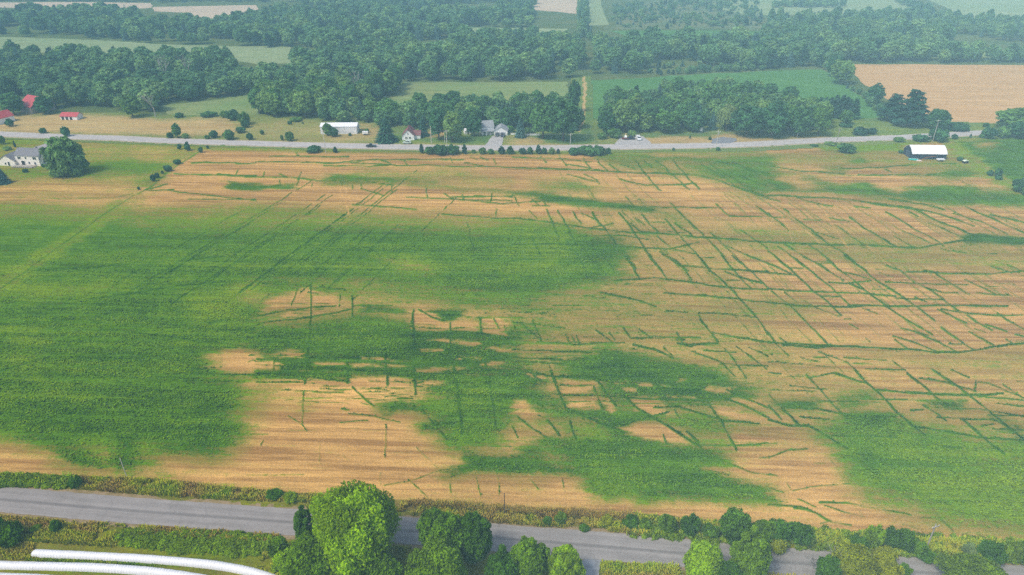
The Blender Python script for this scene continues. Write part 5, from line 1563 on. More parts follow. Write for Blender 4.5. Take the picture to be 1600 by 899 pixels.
# ------------------------------------------------------------------ trees and shrubs by the near road
def near_tree(seed, Rr, H, n, per, leaf, mat, z0=0.08, taper=0.0, limbs=7):
    cl = dome_clumps(seed, n, Rr, H, z0, 0.17, 0.30, 3, taper)
    return (foliage_mesh('crown', cl, per, leaf, seed + 1, M[mat], 0.66, 0.35, 0.6, -0.7, 0.62, 1.22), trunk_mesh(seed + 2, H, 0.028 * H, Rr * 0.9, limbs=limbs), Rr, H)
NT_ = [   # base x, base y, top y, width, material, shape, label
 (560, 890, 759, 140, 'leaf_maple', (9.0, 14.0, 96, 230, 0.0), 'biggest yellow-green maple hiding the road, tallest of the roadside trees'),
 (500, 915, 832, 108, 'leaf_roadside', (7.0, 10.5, 64, 190, 0.0), 'low leafy tree spreading from the big maple towards the white bags'),
 (484, 858, 790, 40, 'leaf_dark', (2.8, 8.0, 26, 150, 0.2), 'small dark green tree poking out beside the big maple over the road'),
 (598, 925, 862, 66, 'leaf_roadside', (4.5, 7.5, 40, 170, 0.0), 'low green tree under the side of the big maple opposite the bags'),
 (694, 880, 796, 78, 'leaf_roadside', (5.4, 11.0, 56, 200, 0.0), 'second roadside tree after the maple, round dark green top over the road'),
 (742, 882, 801, 58, 'leaf_dark', (4.2, 10.0, 44, 180, 0.0), 'dark green tree joined to the second roadside tree, nearer the gravel entrance'),
 (690, 930, 846, 96, 'leaf_roadside', (6.2, 9.0, 60, 190, 0.0), 'lower leafy tree in front of the second roadside tree'),
 (826, 905, 842, 66, 'leaf_roadside', (4.8, 8.5, 46, 190, 0.0), 'bright leafy tree in the clump before the gravel entrance, tallest of that clump'),
 (882, 912, 855, 56, 'leaf_maple', (4.0, 7.5, 40, 180, 0.0), 'light green tree touching the gravel farm entrance'),
 (786, 918, 862, 62, 'leaf_dark', (4.4, 7.5, 40, 180, 0.0), 'low dark tree linking the two leafy clumps by the road'),
 (1094, 908, 848, 72, 'leaf_maple', (5.0, 8.5, 46, 190, 0.1), 'bright tree rising across the road past the gravel entrance'),
 (1166, 905, 826, 70, 'leaf_roadside', (4.6, 10.5, 50, 190, 0.3), 'narrow topped light tree next to the bright one past the gravel entrance'),
 (1130, 925, 878, 60, 'leaf_dark', (4.4, 6.5, 36, 170, 0.0), 'low dark tree under the narrow topped light tree'),
 (1322, 915, 850, 84, 'leaf_yellow', (6.0, 9.5, 56, 190, 0.1), 'olive green tree behind the bleached dead branches'),
 (1372, 920, 868, 62, 'leaf_yellow', (5.0, 8.0, 46, 190, 0.1), 'olive tree half over the road between dead branches and round roadside tree'),
 (1288, 918, 868, 46, 'leaf_dark', (3.6, 6.5, 32, 160, 0.0), 'dark low tree beneath the bleached dead branches'),
 (1512, 925, 866, 104, 'leaf_roadside', (6.6, 8.5, 60, 190, 0.0), 'round bright green tree past the olive trees at the road edge'),
 (1405, 908, 880, 26, 'leaf_roadside', (2.0, 4.0, 20, 120, 0.1), 'small sapling on the road edge before the round bright tree'),
]
for i, (bx, by, ty, w_, mt, sh, lab) in enumerate(NT_):
    pr = near_tree(600 + i * 7, sh[0], sh[1], sh[2], int(sh[3] * 2.3), 0.28 if sh[0] > 3 else 0.24, mt, 0.06, sh[4])
    put_tree('broadleaf_tree', [pr], bx, by, ty, w_, lab, 'tree', None, None)
for bx, by, ty, tl, lab in ((1286, 902, 858, (0.35, -0.05), 'bleached dead branches reaching over the road before the olive tree'), (1272, 890, 866, (-0.3, 0.1), 'thin bleached dead branch at the edge of the road')):
    p = G(bx, by); h = height_for(bx, by, ty) * 1.15
    o = link(bpy.data.objects.new('dead_tree', bare_mesh(bx, h, 0.13 if h > 4 else 0.08, 5, 0.6, 'dead_tree', None, tl))); o.location = p; tag(o, lab, 'tree')

NB = []
for sd in range(6):
    Rr, H = 2.6, 3.0
    NB.append((foliage_mesh('foliage', dome_clumps(800 + sd, 24, Rr, H, 0.0, 0.18, 0.34), 130, 0.24, 810 + sd, M['leaf_roadside'], 0.7, 0.35, 0.6, -0.55, 0.6, 1.35), None, Rr, H))
NBU = [
 (986, 822, 800, 30, 'dark bush beginning the shrub row at the field margin', 'leaf_dark'), (1008, 826, 806, 24, 'small bush second in the shrub row at the field margin', 'leaf_roadside'), (1042, 830, 797, 34, 'bushy shrub third in the row at the field margin', 'leaf_roadside'), (1076, 832, 796, 36, 'dark shrub before the largest field margin bush', 'leaf_dark'), (1108, 838, 812, 30, 'low shrub filling the gap before the largest field margin bush', 'leaf_roadside'),
 (1146, 842, 782, 62, 'largest dark bush on the field margin behind the narrow light tree', 'leaf_dark'), (1192, 845, 802, 46, 'leafy bush just past the largest field margin bush', 'leaf_roadside'), (1216, 842, 802, 48, 'broad dark bush past the narrow light tree', 'leaf_dark'), (1248, 844, 806, 44, 'rounded bush ending the dark shrub row by the yellow weeds', 'leaf_dark'), (1262, 852, 830, 26, 'low dark shrub by the yellow weeds', 'leaf_roadside'),
 (1182, 860, 824, 40, 'pale leaved shrub between the narrow light tree and the road', 'leaf_roadside'), (1216, 862, 836, 30, 'scraggly shrub on the verge below the broad dark bush', 'leaf_yellow'),
 (1340, 858, 830, 34, 'bush just after the yellow weeds', 'leaf_dark'), (1361, 854, 811, 34, 'tall bright bush of the trio behind the olive trees', 'leaf_maple'), (1386, 856, 813, 28, 'dark middle bush of the trio behind the olive trees', 'leaf_dark'), (1408, 858, 817, 36, 'third bush of the trio, nearest to the leaning pole', 'leaf_dark'), (1380, 872, 846, 44, 'yellow-green shrub on the verge below the trio of bushes', 'leaf_yellow'), (1432, 866, 836, 30, 'bush at the foot of the leaning pole', 'leaf_roadside'), (1446, 876, 852, 32, 'dark weedy shrub between the leaning pole and road', 'leaf_dark'), 
 (1546, 874, 834, 42, 'dark green bush past the yellow weedy strip', 'leaf_dark'), (1576, 876, 836, 38, 'bright bush next to the dark one past the yellow weedy strip', 'leaf_roadside'), (1602, 880, 834, 40, 'large bush at the end of the verge past the weedy strip', 'leaf_dark'), (1510, 868, 844, 24, 'pale dry shrub in the yellow weedy strip', 'leaf_pale'),
 (4, 842, 800, 24, 'upright dark bush above the white bags', 'leaf_dark'), (18, 848, 814, 46, 'wide leafy bush beside the upright one above the white bags', 'leaf_dark'), (90, 830, 812, 18, 'small leafy shrub on the brown bank above the white bags', 'leaf_dark'), (57, 829, 819, 18, 'low flat shrub between the wide bush and the brown bank', 'leaf_roadside'),
 (438, 868, 836, 34, 'bush at the edge of the green weeds beside the low leafy tree', 'leaf_roadside'), (448, 890, 858, 40, 'yellow-green bush where the white bags meet the trees', 'leaf_maple'), (120, 762, 742, 22, 'shrub in the green strip beside the road, before the brown grass', 'leaf_dark'), 
 (430, 778, 762, 26, 'dark low shrub on the field margin beside the big maple', 'leaf_dark'), (455, 782, 768, 24, 'low shrub against the big maple on the field margin', 'leaf_roadside'), (875, 816, 800, 22, 'green shrub in the brown field margin past the wooden post', 'leaf_roadside'), (855, 818, 806, 16, 'small dark shrub in the brown field margin past the wooden post', 'leaf_dark'), (912, 828, 818, 18, 'low dark weed clump on the verge past the post', 'leaf_dark'), (948, 818, 804, 22, 'light shrub between the brown margin and the shrub row', 'leaf_yellow'),
]
for bx, by, ty, w_, lab, mt in NBU: put_bush(NB, bx, by, ty + (by - ty) * (0.25 if bx > 960 else 0.10), w_ * (0.92 if bx > 960 else 1.0), lab, None, mt)

# ------------------------------------------------------------------ grasses and weeds of the verges (too many to count)
def tuft_mass(name, zones, seed, mat):
    """bent blades in small bunches; zones: polygon in pixels, bunches, blade height range, tone range"""
    rs = np.random.RandomState(seed); V = []; T = []
    for pts, n, h0, h1, t0, t1, wd in zones:
        xs = [p[0] for p in pts]; ys = [p[1] for p in pts]; q = rs.uniform([min(xs), min(ys)], [max(xs), max(ys)], (n * 4, 2))
        q = np.array([p for p in q if in_poly(p[0], p[1], pts)][:n]); wx, wy = GA(q[:, 0], q[:, 1])
        dens = fbm(wx / 2.5, wy / 2.0, seed + 3, 3); k = dens > 0.36; wx, wy, dens = wx[k], wy[k], dens[k]; m = len(wx)
        tone = t0 + (t1 - t0) * np.clip(fbm(wx / 4.0, wy / 3.0, seed + 5, 3) * 1.6 - 0.3, 0, 1)
        for b in range(3):
            a = rs.uniform(0, 6.28, m); h = rs.uniform(h0, h1, m) * (0.6 + dens * 0.7); lean = rs.uniform(0.2, 0.75, m) * h; w = wd * rs.uniform(0.6, 1.3, m)
            cx, cy = wx + rs.uniform(-.15, .15, m), wy + rs.uniform(-.15, .15, m); dx, dy = np.cos(a), np.sin(a); z = np.full(m, 0.03)
            Vb = np.stack([np.stack([cx - dy * w, cy + dx * w, z], -1), np.stack([cx + dy * w, cy - dx * w, z], -1),
                           np.stack([cx + dx * lean + dy * w * 0.5, cy + dy * lean - dx * w * 0.5, z + h], -1), np.stack([cx + dx * lean - dy * w * 0.8, cy + dy * lean + dx * w * 0.8, z + h * 0.9], -1)], 1)
            V.append(Vb.reshape(-1, 3)); T.append(np.repeat(np.clip(tone + rs.normal(0, 0.1, m), 0, 1), 4))
    V = np.concatenate(V); me = np_mesh(name, V, np.arange(len(V)).reshape(-1, 4), mat); fattr(me, 'tone', np.concatenate(T))
    o = link(bpy.data.objects.new(name, me)); o['kind'] = 'stuff'; return o
def grass_blades(name, stops):
    t = NT(name); tone = t.attr('tone'); rp = t.n('ShaderNodeValToRGB'); rp.color_ramp.elements[0].position = 0; rp.color_ramp.elements[1].position = 1
    for i, (p, c) in enumerate(stops):
        e = rp.color_ramp.elements[i] if i < 2 else rp.color_ramp.elements.new(p)
        e.position = p; e.color = tuple(c) + (1,)
    t.l(tone, rp.inputs[0]); return t.color(rp.outputs[0])
M['blades'] = grass_blades('grass_blades', [(0.0, (0.30, 0.18, 0.05)), (1.0, (0.16, 0.30, 0.006)), (0.35, (0.42, 0.34, 0.045)), (0.65, (0.35, 0.40, 0.010))])
M['beans'] = grass_blades('bean_leaves', [(0.0, (0.024, 0.092, 0.002)), (1.0, (0.21, 0.32, 0.002)), (0.5, (0.105, 0.225, 0.002))])
bean_plants(130000)
tuft_mass('tall_grass', [
 ([(-100, 738), (0, 742), (110, 746), (125, 758), (0, 764), (-100, 760)], 2400, 0.4, 1.0, 0.7, 1.0, 0.12),
 ([(110, 746), (250, 752), (400, 768), (480, 774), (480, 786), (400, 784), (250, 776), (110, 764)], 5200, 0.4, 1.0, 0.05, 0.95, 0.10),
 ([(480, 774), (640, 786), (800, 799), (980, 808), (980, 834), (800, 820), (640, 806), (480, 796)], 6500, 0.4, 1.1, 0.0, 0.8, 0.10),
 ([(640, 784), (800, 796), (990, 806), (990, 816), (800, 806), (640, 794)], 3200, 0.6, 1.3, 0.0, 0.25, 0.10),
 ([(980, 808), (1240, 832), (1440, 846), (1660, 850), (1660, 888), (1440, 874), (1240, 858), (980, 838)], 9000, 0.5, 1.3, 0.4, 1.0, 0.13),
 ([(1244, 834), (1300, 836), (1330, 858), (1260, 856)], 1500, 0.6, 1.3, 0.55, 0.72, 0.14), ([(1440, 848), (1560, 858), (1550, 876), (1450, 868)], 2000, 0.6, 1.3, 0.55, 0.75, 0.14),
 ([(-60, 806), (0, 808), (200, 822), (440, 838), (440, 850), (200, 838), (20, 830), (-60, 830)], 5200, 0.3, 0.8, 0.0, 0.7, 0.10),
 ([(20, 824), (180, 838), (180, 856), (30, 846)], 2200, 0.4, 0.9, 0.5, 0.75, 0.11),
 ([(0, 845), (50, 850), (60, 874), (0, 876)], 900, 0.3, 0.6, 0.2, 0.7, 0.1), ([(420, 850), (460, 860), (470, 920), (400, 900)], 1400, 0.4, 0.9, 0.5, 1.0, 0.12),
 ([(604, 856), (650, 856), (660, 920), (600, 920)], 1200, 0.3, 0.7, 0.4, 0.8, 0.1), ([(940, 880), (1060, 886), (1060, 930), (935, 920)], 2600, 0.3, 0.9, 0.2, 0.9, 0.1), ([(1190, 900), (1280, 905), (1280, 940), (1190, 930)], 1500, 0.3, 0.9, 0.3, 0.9, 0.1),
 ([(40, 873), (150, 877), (260, 886), (150, 882), (40, 877)], 900, 0.15, 0.35, 0.6, 1.0, 0.1),
], 71, M['blades'])
def weed_mass():
    rs = np.random.RandomState(72); cl = []
    pts = [(172, 842), (195, 831), (300, 831), (420, 838), (440, 852), (420, 868), (370, 872), (280, 866), (180, 850)]
    for k in range(700):
        x, y = rs.uniform(170, 442), rs.uniform(830, 873)
        if in_poly(x, y, pts): p = G(x, y); cl.append((p.x, p.y, 0.25, rs.uniform(0.35, 0.75), rs.uniform(0.6, 1.1)))
    for k in range(160):
        x = rs.uniform(-40, 125); y = 742 + (x - 0) * 0.05 + rs.uniform(0, 18); p = G(x, y); cl.append((p.x, p.y, 0.3, rs.uniform(0.4, 0.8), rs.uniform(0.7, 1.1)))
    for k in range(900):
        x = rs.uniform(985, 1650); y = 812 + (x - 985) * 0.064 + rs.uniform(-4, 30); p = G(x, y); cl.append((p.x, p.y, 0.3, rs.uniform(0.35, 0.8), rs.uniform(0.7, 1.2)))
    me = foliage_mesh('weeds', cl, 24, 0.24, 73, M['leaf_weed'], 0.7, 0.5, 0.6); o = link(bpy.data.objects.new('weeds', me)); o['kind'] = 'stuff'
M['leaf_weed'] = leaf_mat('lush_weeds', (0.17, 0.27, 0.002), (0.17, 0.27, 0.002), (0.17, 0.27, 0.002), 0.3)
weed_mass()

# ------------------------------------------------------------------ white silage bags
def wrap_mat():
    t = NT('white_wrap'); P = t.pos(); t.b.inputs['Roughness'].default_value = 0.4; t.b.inputs['Specular IOR Level'].default_value = 0.4
    w = t.n('ShaderNodeTexWave'); w.inputs['Scale'].default_value = 0.55; w.inputs['Distortion'].default_value = 2.5; w.inputs['Detail'].default_value = 3; t.l(P, w.inputs['Vector'])
    n = t.noise(1.2, 4, P, 0.7); t.bump(t.math('ADD', w.outputs['Fac'], n), 0.2, 0.2)
    c = t.mix(t.mapr(n, 0.5, 0.75, 0.0, 0.5), (0.68, 0.68, 0.69), (0.56, 0.55, 0.51)); return t.color(t.mul(c, t.mapr(w.outputs['Fac'], 0.0, 0.15, 0.93, 1.0)))
M['wrap'] = wrap_mat()
def silage_bag(pts, rad, label, end0=True):
    P = [G(x, y) for x, y in pts]; Q = []
    for i in range(len(P) - 1):
        p0, p1, p2, p3 = P[max(i - 1, 0)], P[i], P[i + 1], P[min(i + 2, len(P) - 1)]
        for k in range(10):
            t = k / 10; Q.append(0.5 * ((2 * p1) + (p2 - p0) * t + (2 * p0 - 5 * p1 + 4 * p2 - p3) * t * t + (3 * p1 - p0 - 3 * p2 + p3) * t * t * t))
    Q.append(P[-1]); V = []; Fc = []; na = 14; r = random.Random(int(rad * 100 + pts[0][0])); n = len(Q)
    for i, q in enumerate(Q):
        d = (Q[min(i + 1, n - 1)] - Q[max(i - 1, 0)]).normalized(); nr = Vector((-d.y, d.x, 0)); e = 1.0
        if i < 4: e = (0.35, 0.72, 0.92, 0.98)[i]
        if i > n - 5: e = (0.35, 0.72, 0.92, 0.98)[n - 1 - i]
        w = rad * (1 + r.uniform(-0.03, 0.03)); h = rad * 1.3 * (1 + r.uniform(-0.03, 0.03))
        for k in range(na + 1):
            a = math.pi * k / na; f = 1 + (r.uniform(-0.02, 0.02) if 0 < k < na else 0)
            V.append(q + nr * math.cos(a) * w * e * f * (1.08 - 0.12 * math.sin(a)) + Vector((0, 0, 0.0 + math.sin(a) ** 0.8 * h * e * f)))
        if i:
            b = (i - 1) * (na + 1)
            for k in range(na): Fc.append((b + k, b + k + 1, b + na + 2 + k, b + na + 1 + k))
    Fc.append(tuple(range(na + 1))); Fc.append(tuple(reversed(range((n - 1) * (na + 1), n * (na + 1)))))
    o = mesh_obj('silage_bag', V, Fc, M['wrap'], None, True); tag(o, label, 'silage bag', 'long white silage bags lying in the grass')
silage_bag([(50, 866), (90, 868), (150, 871), (225, 875), (300, 881), (350, 887), (395, 896), (440, 910)], 0.80, 'white silage bag closest to the road, with its rounded end in the grass')
silage_bag([(-90, 883), (0, 885), (80, 887), (150, 889), (225, 894), (290, 902), (360, 915), (420, 930)], 0.80, 'middle white silage bag between the other two')
silage_bag([(-90, 902), (0, 904), (60, 906), (120, 911), (190, 922)], 0.80, 'white silage bag farthest from the road, cut off by the picture edge')

# ------------------------------------------------------------------ buildings
M['siding'] = plain('white_siding', (0.86, 0.85, 0.83), 0.7, 0.03, 0.8, 0.3)
M['cream'] = plain('cream_siding', (0.86, 0.80, 0.72), 0.7, 0.03, 0.8, 0.3)
M['roof_grey'] = plain('grey_shingles', (0.20, 0.195, 0.21), 0.9, 0.18, 1.2, 0.2)
M['roof_light'] = plain('light_grey_shingles', (0.30, 0.31, 0.32), 0.9, 0.15, 1.2, 0.2)
M['roof_red'] = plain('red_metal_roof', (0.46, 0.055, 0.06), 0.5, 0.10, 0.8, 0.4)
M['roof_brown'] = plain('red_brown_shingles', (0.21, 0.085, 0.085), 0.9, 0.18, 1.2, 0.2)
M['roof_white'] = plain('white_metal_roof', (0.82, 0.81, 0.81), 0.4, 0.04, 0.5, 0.5)
M['shed_white'] = plain('white_sheet_metal', (0.78, 0.78, 0.79), 0.5, 0.05, 0.6, 0.4)
M['navy'] = plain('navy_boards', (0.022, 0.030, 0.058), 0.75, 0.25, 1.0, 0.3, 0, (3, 3, 0.3))
M['wood'] = plain('weathered_wood', (0.30, 0.25, 0.20), 0.9, 0.2, 2.0)
M['pane'] = plain('dark_glass', (0.02, 0.024, 0.03), 0.1, 0.0, 1.0, 0.6)
M['trim'] = plain('white_trim', (0.78, 0.78, 0.77), 0.6, 0.02)
M['dark'] = plain('black_rubber', (0.02, 0.02, 0.02), 0.85, 0.1)
M['steel'] = plain('grey_steel', (0.4, 0.4, 0.42), 0.4, 0.05, 2.0, 0.5, 0.6)
M['rust'] = plain('rusty_metal', (0.24, 0.10, 0.045), 0.85, 0.3, 2.0)
def gable_house(root, L, W, eave, ridge, wall, roof, off=(0, 0), rot=0.0, over=0.35, z0=0.0, kink=None, name_roof='roof'):
    """walls with gables (ridge along x), and two roof slopes 0.14 m thick"""
    T = Matrix.Translation((off[0], off[1], z0)) @ Matrix.Rotation(rot, 4, 'Z'); w = W / 2; l = L / 2
    prof = [(-w, eave), (0, ridge), (w, eave)] if kink is None else [(-w, eave), (-w * kink[0], kink[1]), (0, ridge), (w * kink[0], kink[1]), (w, eave)]
    n = len(prof); V = []; Fs = []
    full = [(-w, 0)] + [(y, z - 0.02) for y, z in prof] + [(w, 0)]; m = len(full)
    for x in (-l, l): V += [(x, y, z) for y, z in full]
    Fs += [tuple(range(m)), tuple(reversed(range(m, 2 * m)))]
    Fs += [(0, m, m + 1, 1), (m - 2, 2 * m - 2, 2 * m - 1, m - 1)]
    wo = mesh_obj('wall', [T @ Vector(v) for v in V], Fs, wall, root)
    V = []; Fs = []; x0, x1 = -l - over, l + over
    pr = list(prof); dy = (pr[1][0] - pr[0][0]); dz = (pr[1][1] - pr[0][1]); k = over / math.hypot(dy, dz)
    pr[0] = (pr[0][0] - dy * k, pr[0][1] - dz * k); pr[-1] = (-pr[0][0], pr[0][1])
    for x in (x0, x1): V += [(x, y, z + 0.02) for y, z in pr] + [(x, y, z + 0.16) for y, z in pr]
    for i in range(n - 1):
        Fs += [(i, i + 1, 2 * n + i + 1, 2 * n + i), (n + i, 3 * n + i, 3 * n + i + 1, n + i + 1), (i, n + i, n + i + 1, i + 1), (2 * n + i, 2 * n + i + 1, 3 * n + i + 1, 3 * n + i)]
    Fs += [(0, 2 * n, 3 * n, n), (n - 1, 2 * n - 1, 4 * n - 1, 3 * n - 1)]
    ro = mesh_obj(name_roof, [T @ Vector(v) for v in V], Fs, roof, root)
    return wo, ro, T
def opening(root, T, side, L, W, u, z, w, h, kind='window', frame='trim', glass='pane'):
    """a window (frame > pane) or door on a wall: side f/b along x, l/r the gables"""
    l, d = L / 2, W / 2
    B = {'f': Matrix.Translation((u, -d, z)), 'b': Matrix.Translation((u, d, z)) @ Matrix.Rotation(math.pi, 4, 'Z'), 'l': Matrix.Translation((-l, u, z)) @ Matrix.Rotation(-math.pi / 2, 4, 'Z'), 'r': Matrix.Translation((l, u, z)) @ Matrix.Rotation(math.pi / 2, 4, 'Z')}[side]
    X = T @ B; t = 0.12
    m = MB(); m.box(-w / 2 - t, w / 2 + t, -0.07, 0.02, -t, 0); m.box(-w / 2 - t, w / 2 + t, -0.07, 0.02, h, h + t); m.box(-w / 2 - t, -w / 2, -0.06, 0.02, 0, h); m.box(w / 2, w / 2 + t, -0.06, 0.02, 0, h)
    if kind == 'window' and w > 1.1: m.box(-0.04, 0.04, -0.055, 0.02, 0, h)
    fo = mesh_obj(kind, [X @ Vector(v) for v in m.v], m.f, M[frame], root)
    p = MB().box(-w / 2, w / 2, -0.03, 0.015, 0, h); mesh_obj('pane' if kind == 'window' else 'door_panel', [X @ Vector(v) for v in p.v], p.f, M[glass], fo)
# white farmhouse with its deck
p = G(48, 259); H1 = empty('farmhouse', (p.x, p.y + 3.2, 0), R(-6)); tag(H1, 'white two-storey farmhouse with grey roof and timber deck', 'house')
L, W = 12.4, 7.6; _, _, T = gable_house(H1, L, W, 5.2, 7.9, M['cream'], M['roof_grey'], (0, 0), 0, 0.3)
for u, z, w, h in ((-4.0, 3.4, 1.6, 1.2), (-0.6, 3.6, 0.8, 0.9), (4.0, 3.3, 1.8, 1.3), (0.6, 1.0, 0.8, 1.1), (3.6, 0.8, 0.9, 1.2)): opening(H1, T, 'f', L, W, u, z, w, h)
opening(H1, T, 'f', L, W, -2.6, 0.5, 1.8, 2.1, 'door', 'trim', 'pane'); opening(H1, T, 'r', L, W, 0.6, 3.6, 0.9, 1.3); opening(H1, T, 'r', L, W, -1.0, 0.9, 0.9, 1.3)
_, _, T2 = gable_house(H1, 9.0, 8.6, 2.7, 5.4, M['cream'], M['roof_grey'], (-10.3, -0.6), R(90), 0.3)
for u, z, w, h in ((1.2, 0.8, 0.8, 1.0), (3.0, 0.2, 1.0, 2.0)): opening(H1, T2, 'l', 9.0, 8.6, -u + 2, z, w, h)
_, _, T3 = gable_house(H1, 4.0, 5.6, 2.6, 4.2, M['cream'], M['roof_grey'], (-7.2, 1.2), 0, 0.2); opening(H1, T3, 'f', 4.0, 5.6, 0.2, 0.9, 0.9, 1.1)
MB().box(-0.35, 0.35, -0.35, 0.35, 0, 1.5).build('chimney', M['roof_grey'], H1).location = (3.0, 0.8, 7.0)
MB().tube([(6.38, -4.15, 2.2), (6.5, -0.9, 6.8)], 0.16, 4).build('gable_trim', M['roof_grey'], H1)
dk = MB().box(-6.5, 4.4, -7.6, -3.95, 0.42, 0.58).build('deck', M['wood'], H1)
for k in range(12):
    x = -6.4 + k * 0.97; MB().box(x, x + 0.12, -7.58, -7.46, 0.0, 1.5).build('post', M['trim'], dk)
rl = MB(); rl.box(-6.4, 4.4, -7.56, -7.48, 1.5, 1.58); rl.box(-6.4, -6.32, -7.48, -4.0, 1.5, 1.58); rl.build('rail', M['trim'], dk)
for k in range(4): MB().box(4.4 + k * 0.3, 4.7 + k * 0.3, -6.6, -5.0, 0, 0.48 - k * 0.12).build('step', M['wood'], dk)
# long white metal shed
p = G(532, 207); S1 = empty('metal_shed', (p.x, p.y, 0), R(2)); tag(S1, 'long white metal farm shed with low roof behind roadside trees', 'shed')
gable_house(S1, 20.5, 9.0, 4.4, 5.5, M['shed_white'], M['roof_white'], over=0.2)
for k in range(20): MB().box(-10.2 + k * 1.05, -10.08 + k * 1.05, -4.56, -4.5, 0.1, 4.3).build('wall_rib', M['shed_white'], S1)
MB().box(10.25, 10.32, -1.8, 1.8, 0, 3.4).build('door', M['shed_white'], S1); MB().box(8.9, 9.8, -4.58, -4.5, 0, 2.1).build('door', M['trim'], S1)
# small house with red-brown roof
p = G(638, 220); S2 = empty('house', (p.x, p.y + 4.8, 0), R(90)); tag(S2, 'small white house with red-brown roof and two dark front windows', 'house')
_, _, T = gable_house(S2, 9.6, 6.6, 2.9, 6.0, M['siding'], M['roof_brown'], over=0.4)
for u in (-1.0, 0.95): opening(S2, T, 'l', 9.6, 6.6, u, 1.1, 1.15, 0.95)
opening(S2, T, 'f', 9.6, 6.6, 1.0, 1.0, 0.9, 1.0); opening(S2, T, 'l', 9.6, 6.6, 0.0, 3.4, 0.6, 0.8)
gable_house(S2, 4.4, 6.0, 2.4, 4.2, M['siding'], M['roof_brown'], (0.8, -4.2), R(90), 0.3)
MB().box(-0.3, 0.3, -0.3, 0.3, 0, 1.3).build('chimney', M['roof_brown'], S2).location = (1.6, 0.4, 5.5)
# grey-roofed two-storey house and its garage
p = G(760, 211.5); S3 = empty('house', (p.x, p.y + 3.4, 0), R(14)); tag(S3, 'white two-storey house with grey roof and front porch beside the garage', 'house')
L, W = 7.0, 6.4; _, _, T = gable_house(S3, L, W, 4.6, 7.4, M['siding'], M['roof_light'], over=0.35)
opening(S3, T, 'l', L, W, 0.2, 4.0, 0.9, 1.4); opening(S3, T, 'l', L, W, -1.4, 1.0, 0.9, 1.3); opening(S3, T, 'f', L, W, 1.2, 0.9, 1.5, 1.2)
opening(S3, T, 'f', L, W, -1.8, 0.2, 0.9, 2.0, 'door', 'trim', 'pane')
pv_ = [(-3.7, -3.22, 3.3), (3.6, -3.22, 3.3), (3.6, -5.4, 2.55), (-3.7, -5.4, 2.55)]
mesh_obj('porch_roof', pv_ + [(x, y, z + 0.14) for x, y, z in pv_], [(0, 3, 2, 1), (4, 5, 6, 7), (0, 1, 5, 4), (1, 2, 6, 5), (2, 3, 7, 6), (3, 0, 4, 7)], M['roof_light'], S3)
for k in range(4): MB().box(-3.5 + k * 2.3, -3.34 + k * 2.3, -5.3, -5.14, 0, 2.55).build('porch_post', M['trim'], S3)
p = G(783, 212.5); S4 = empty('garage', (p.x, p.y + 3.9, 0), R(87)); tag(S4, 'white double garage with grey hipped gable at the driveway head', 'garage')
L, W = 7.4, 7.6; _, _, T = gable_house(S4, L, W, 2.9, 5.0, M['siding'], M['roof_light'], over=0.4)
d_ = MB(); [d_.box(-3.76, -3.70, -2.5, 2.5, 0.05 + k * 0.54, 0.55 + k * 0.54) for k in range(4)]; d_.build('garage_door', M['trim'], S4)
# little white outbuilding half hidden by the dark tree
p = G(730, 209.5); S5 = empty('shed', (p.x, p.y, 0), R(20)); tag(S5, 'little white outbuilding glimpsed between lawn trees near the grey-roofed house', 'shed')
_, _, T = gable_house(S5, 3.4, 2.6, 2.2, 3.2, M['siding'], M['roof_white'], over=0.2); opening(S5, T, 'f', 3.4, 2.6, 0.2, 0.1, 0.9, 1.8, 'door', 'trim', 'pane')
# navy barn
p = G(1452, 250); B1 = empty('barn', (p.x, p.y + 5.2, 0), R(-3)); tag(B1, 'navy blue barn with white metal roof at the field corner', 'barn')
L, W = 16.8, 9.6; _, _, T = gable_house(B1, L, W, 3.0, 6.0, M['navy'], M['roof_white'], over=0.3, kink=(0.55, 4.85))
MB().box(-8.52, -8.4, -2.0, 2.0, 0.05, 3.3).build('door', plain('faded_navy_boards', (0.05, 0.065, 0.10), 0.8, 0.2, 1.5), B1)
for k in range(15): MB().box(-8.3 + k * 1.16, -8.18 + k * 1.16, -4.86, -4.8, 0.05, 2.9).build('batten', M['navy'], B1)
for k in range(13): MB().add([(x, y, z) for z0 in (0.12, 0.22) for x, y, z in ((-8.3 + k * 1.37, -4.95, 2.83 + z0), (-8.23 + k * 1.37, -4.95, 2.83 + z0), (-8.23 + k * 1.37, -2.66, 4.83 + z0), (-8.3 + k * 1.37, -2.66, 4.83 + z0))], [(4, 5, 6, 7), (0, 1, 5, 4), (1, 2, 6, 5), (3, 0, 4, 7)]).build('roof_seam', M['roof_white'], B1)
# red-roofed barn, shed and white house beyond the highway
p = G(48, 178); B2 = empty('barn', (p.x, p.y + 8, 0), R(-28)); tag(B2, 'weathered barn with large red roof among trees beyond the highway', 'barn')
gable_house(B2, 13, 15, 4.4, 9.4, M['wood'], M['roof_red'], over=0.4); MB().box(6.5, 6.6, -1.8, 1.8, 0, 3.4).build('door', M['wood'], B2)
p = G(113, 186); B3 = empty('shed', (p.x, p.y, 0), R(-4)); tag(B3, 'low open shed with bright red roof beside the dry meadow', 'shed')
gable_house(B3, 10.5, 6.0, 2.3, 4.0, M['siding'], M['roof_red'], over=0.35); [MB().box(-4.6 + k * 2.6, -3.0 + k * 2.6, -3.06, -3.0, 0.05, 2.0).build('door', M['pane'], B3) for k in range(3)]
p = G(3, 192); B4 = empty('house', (p.x, p.y, 0), R(70)); tag(B4, 'white house with red roof at the meadow edge, cut by the picture', 'house')
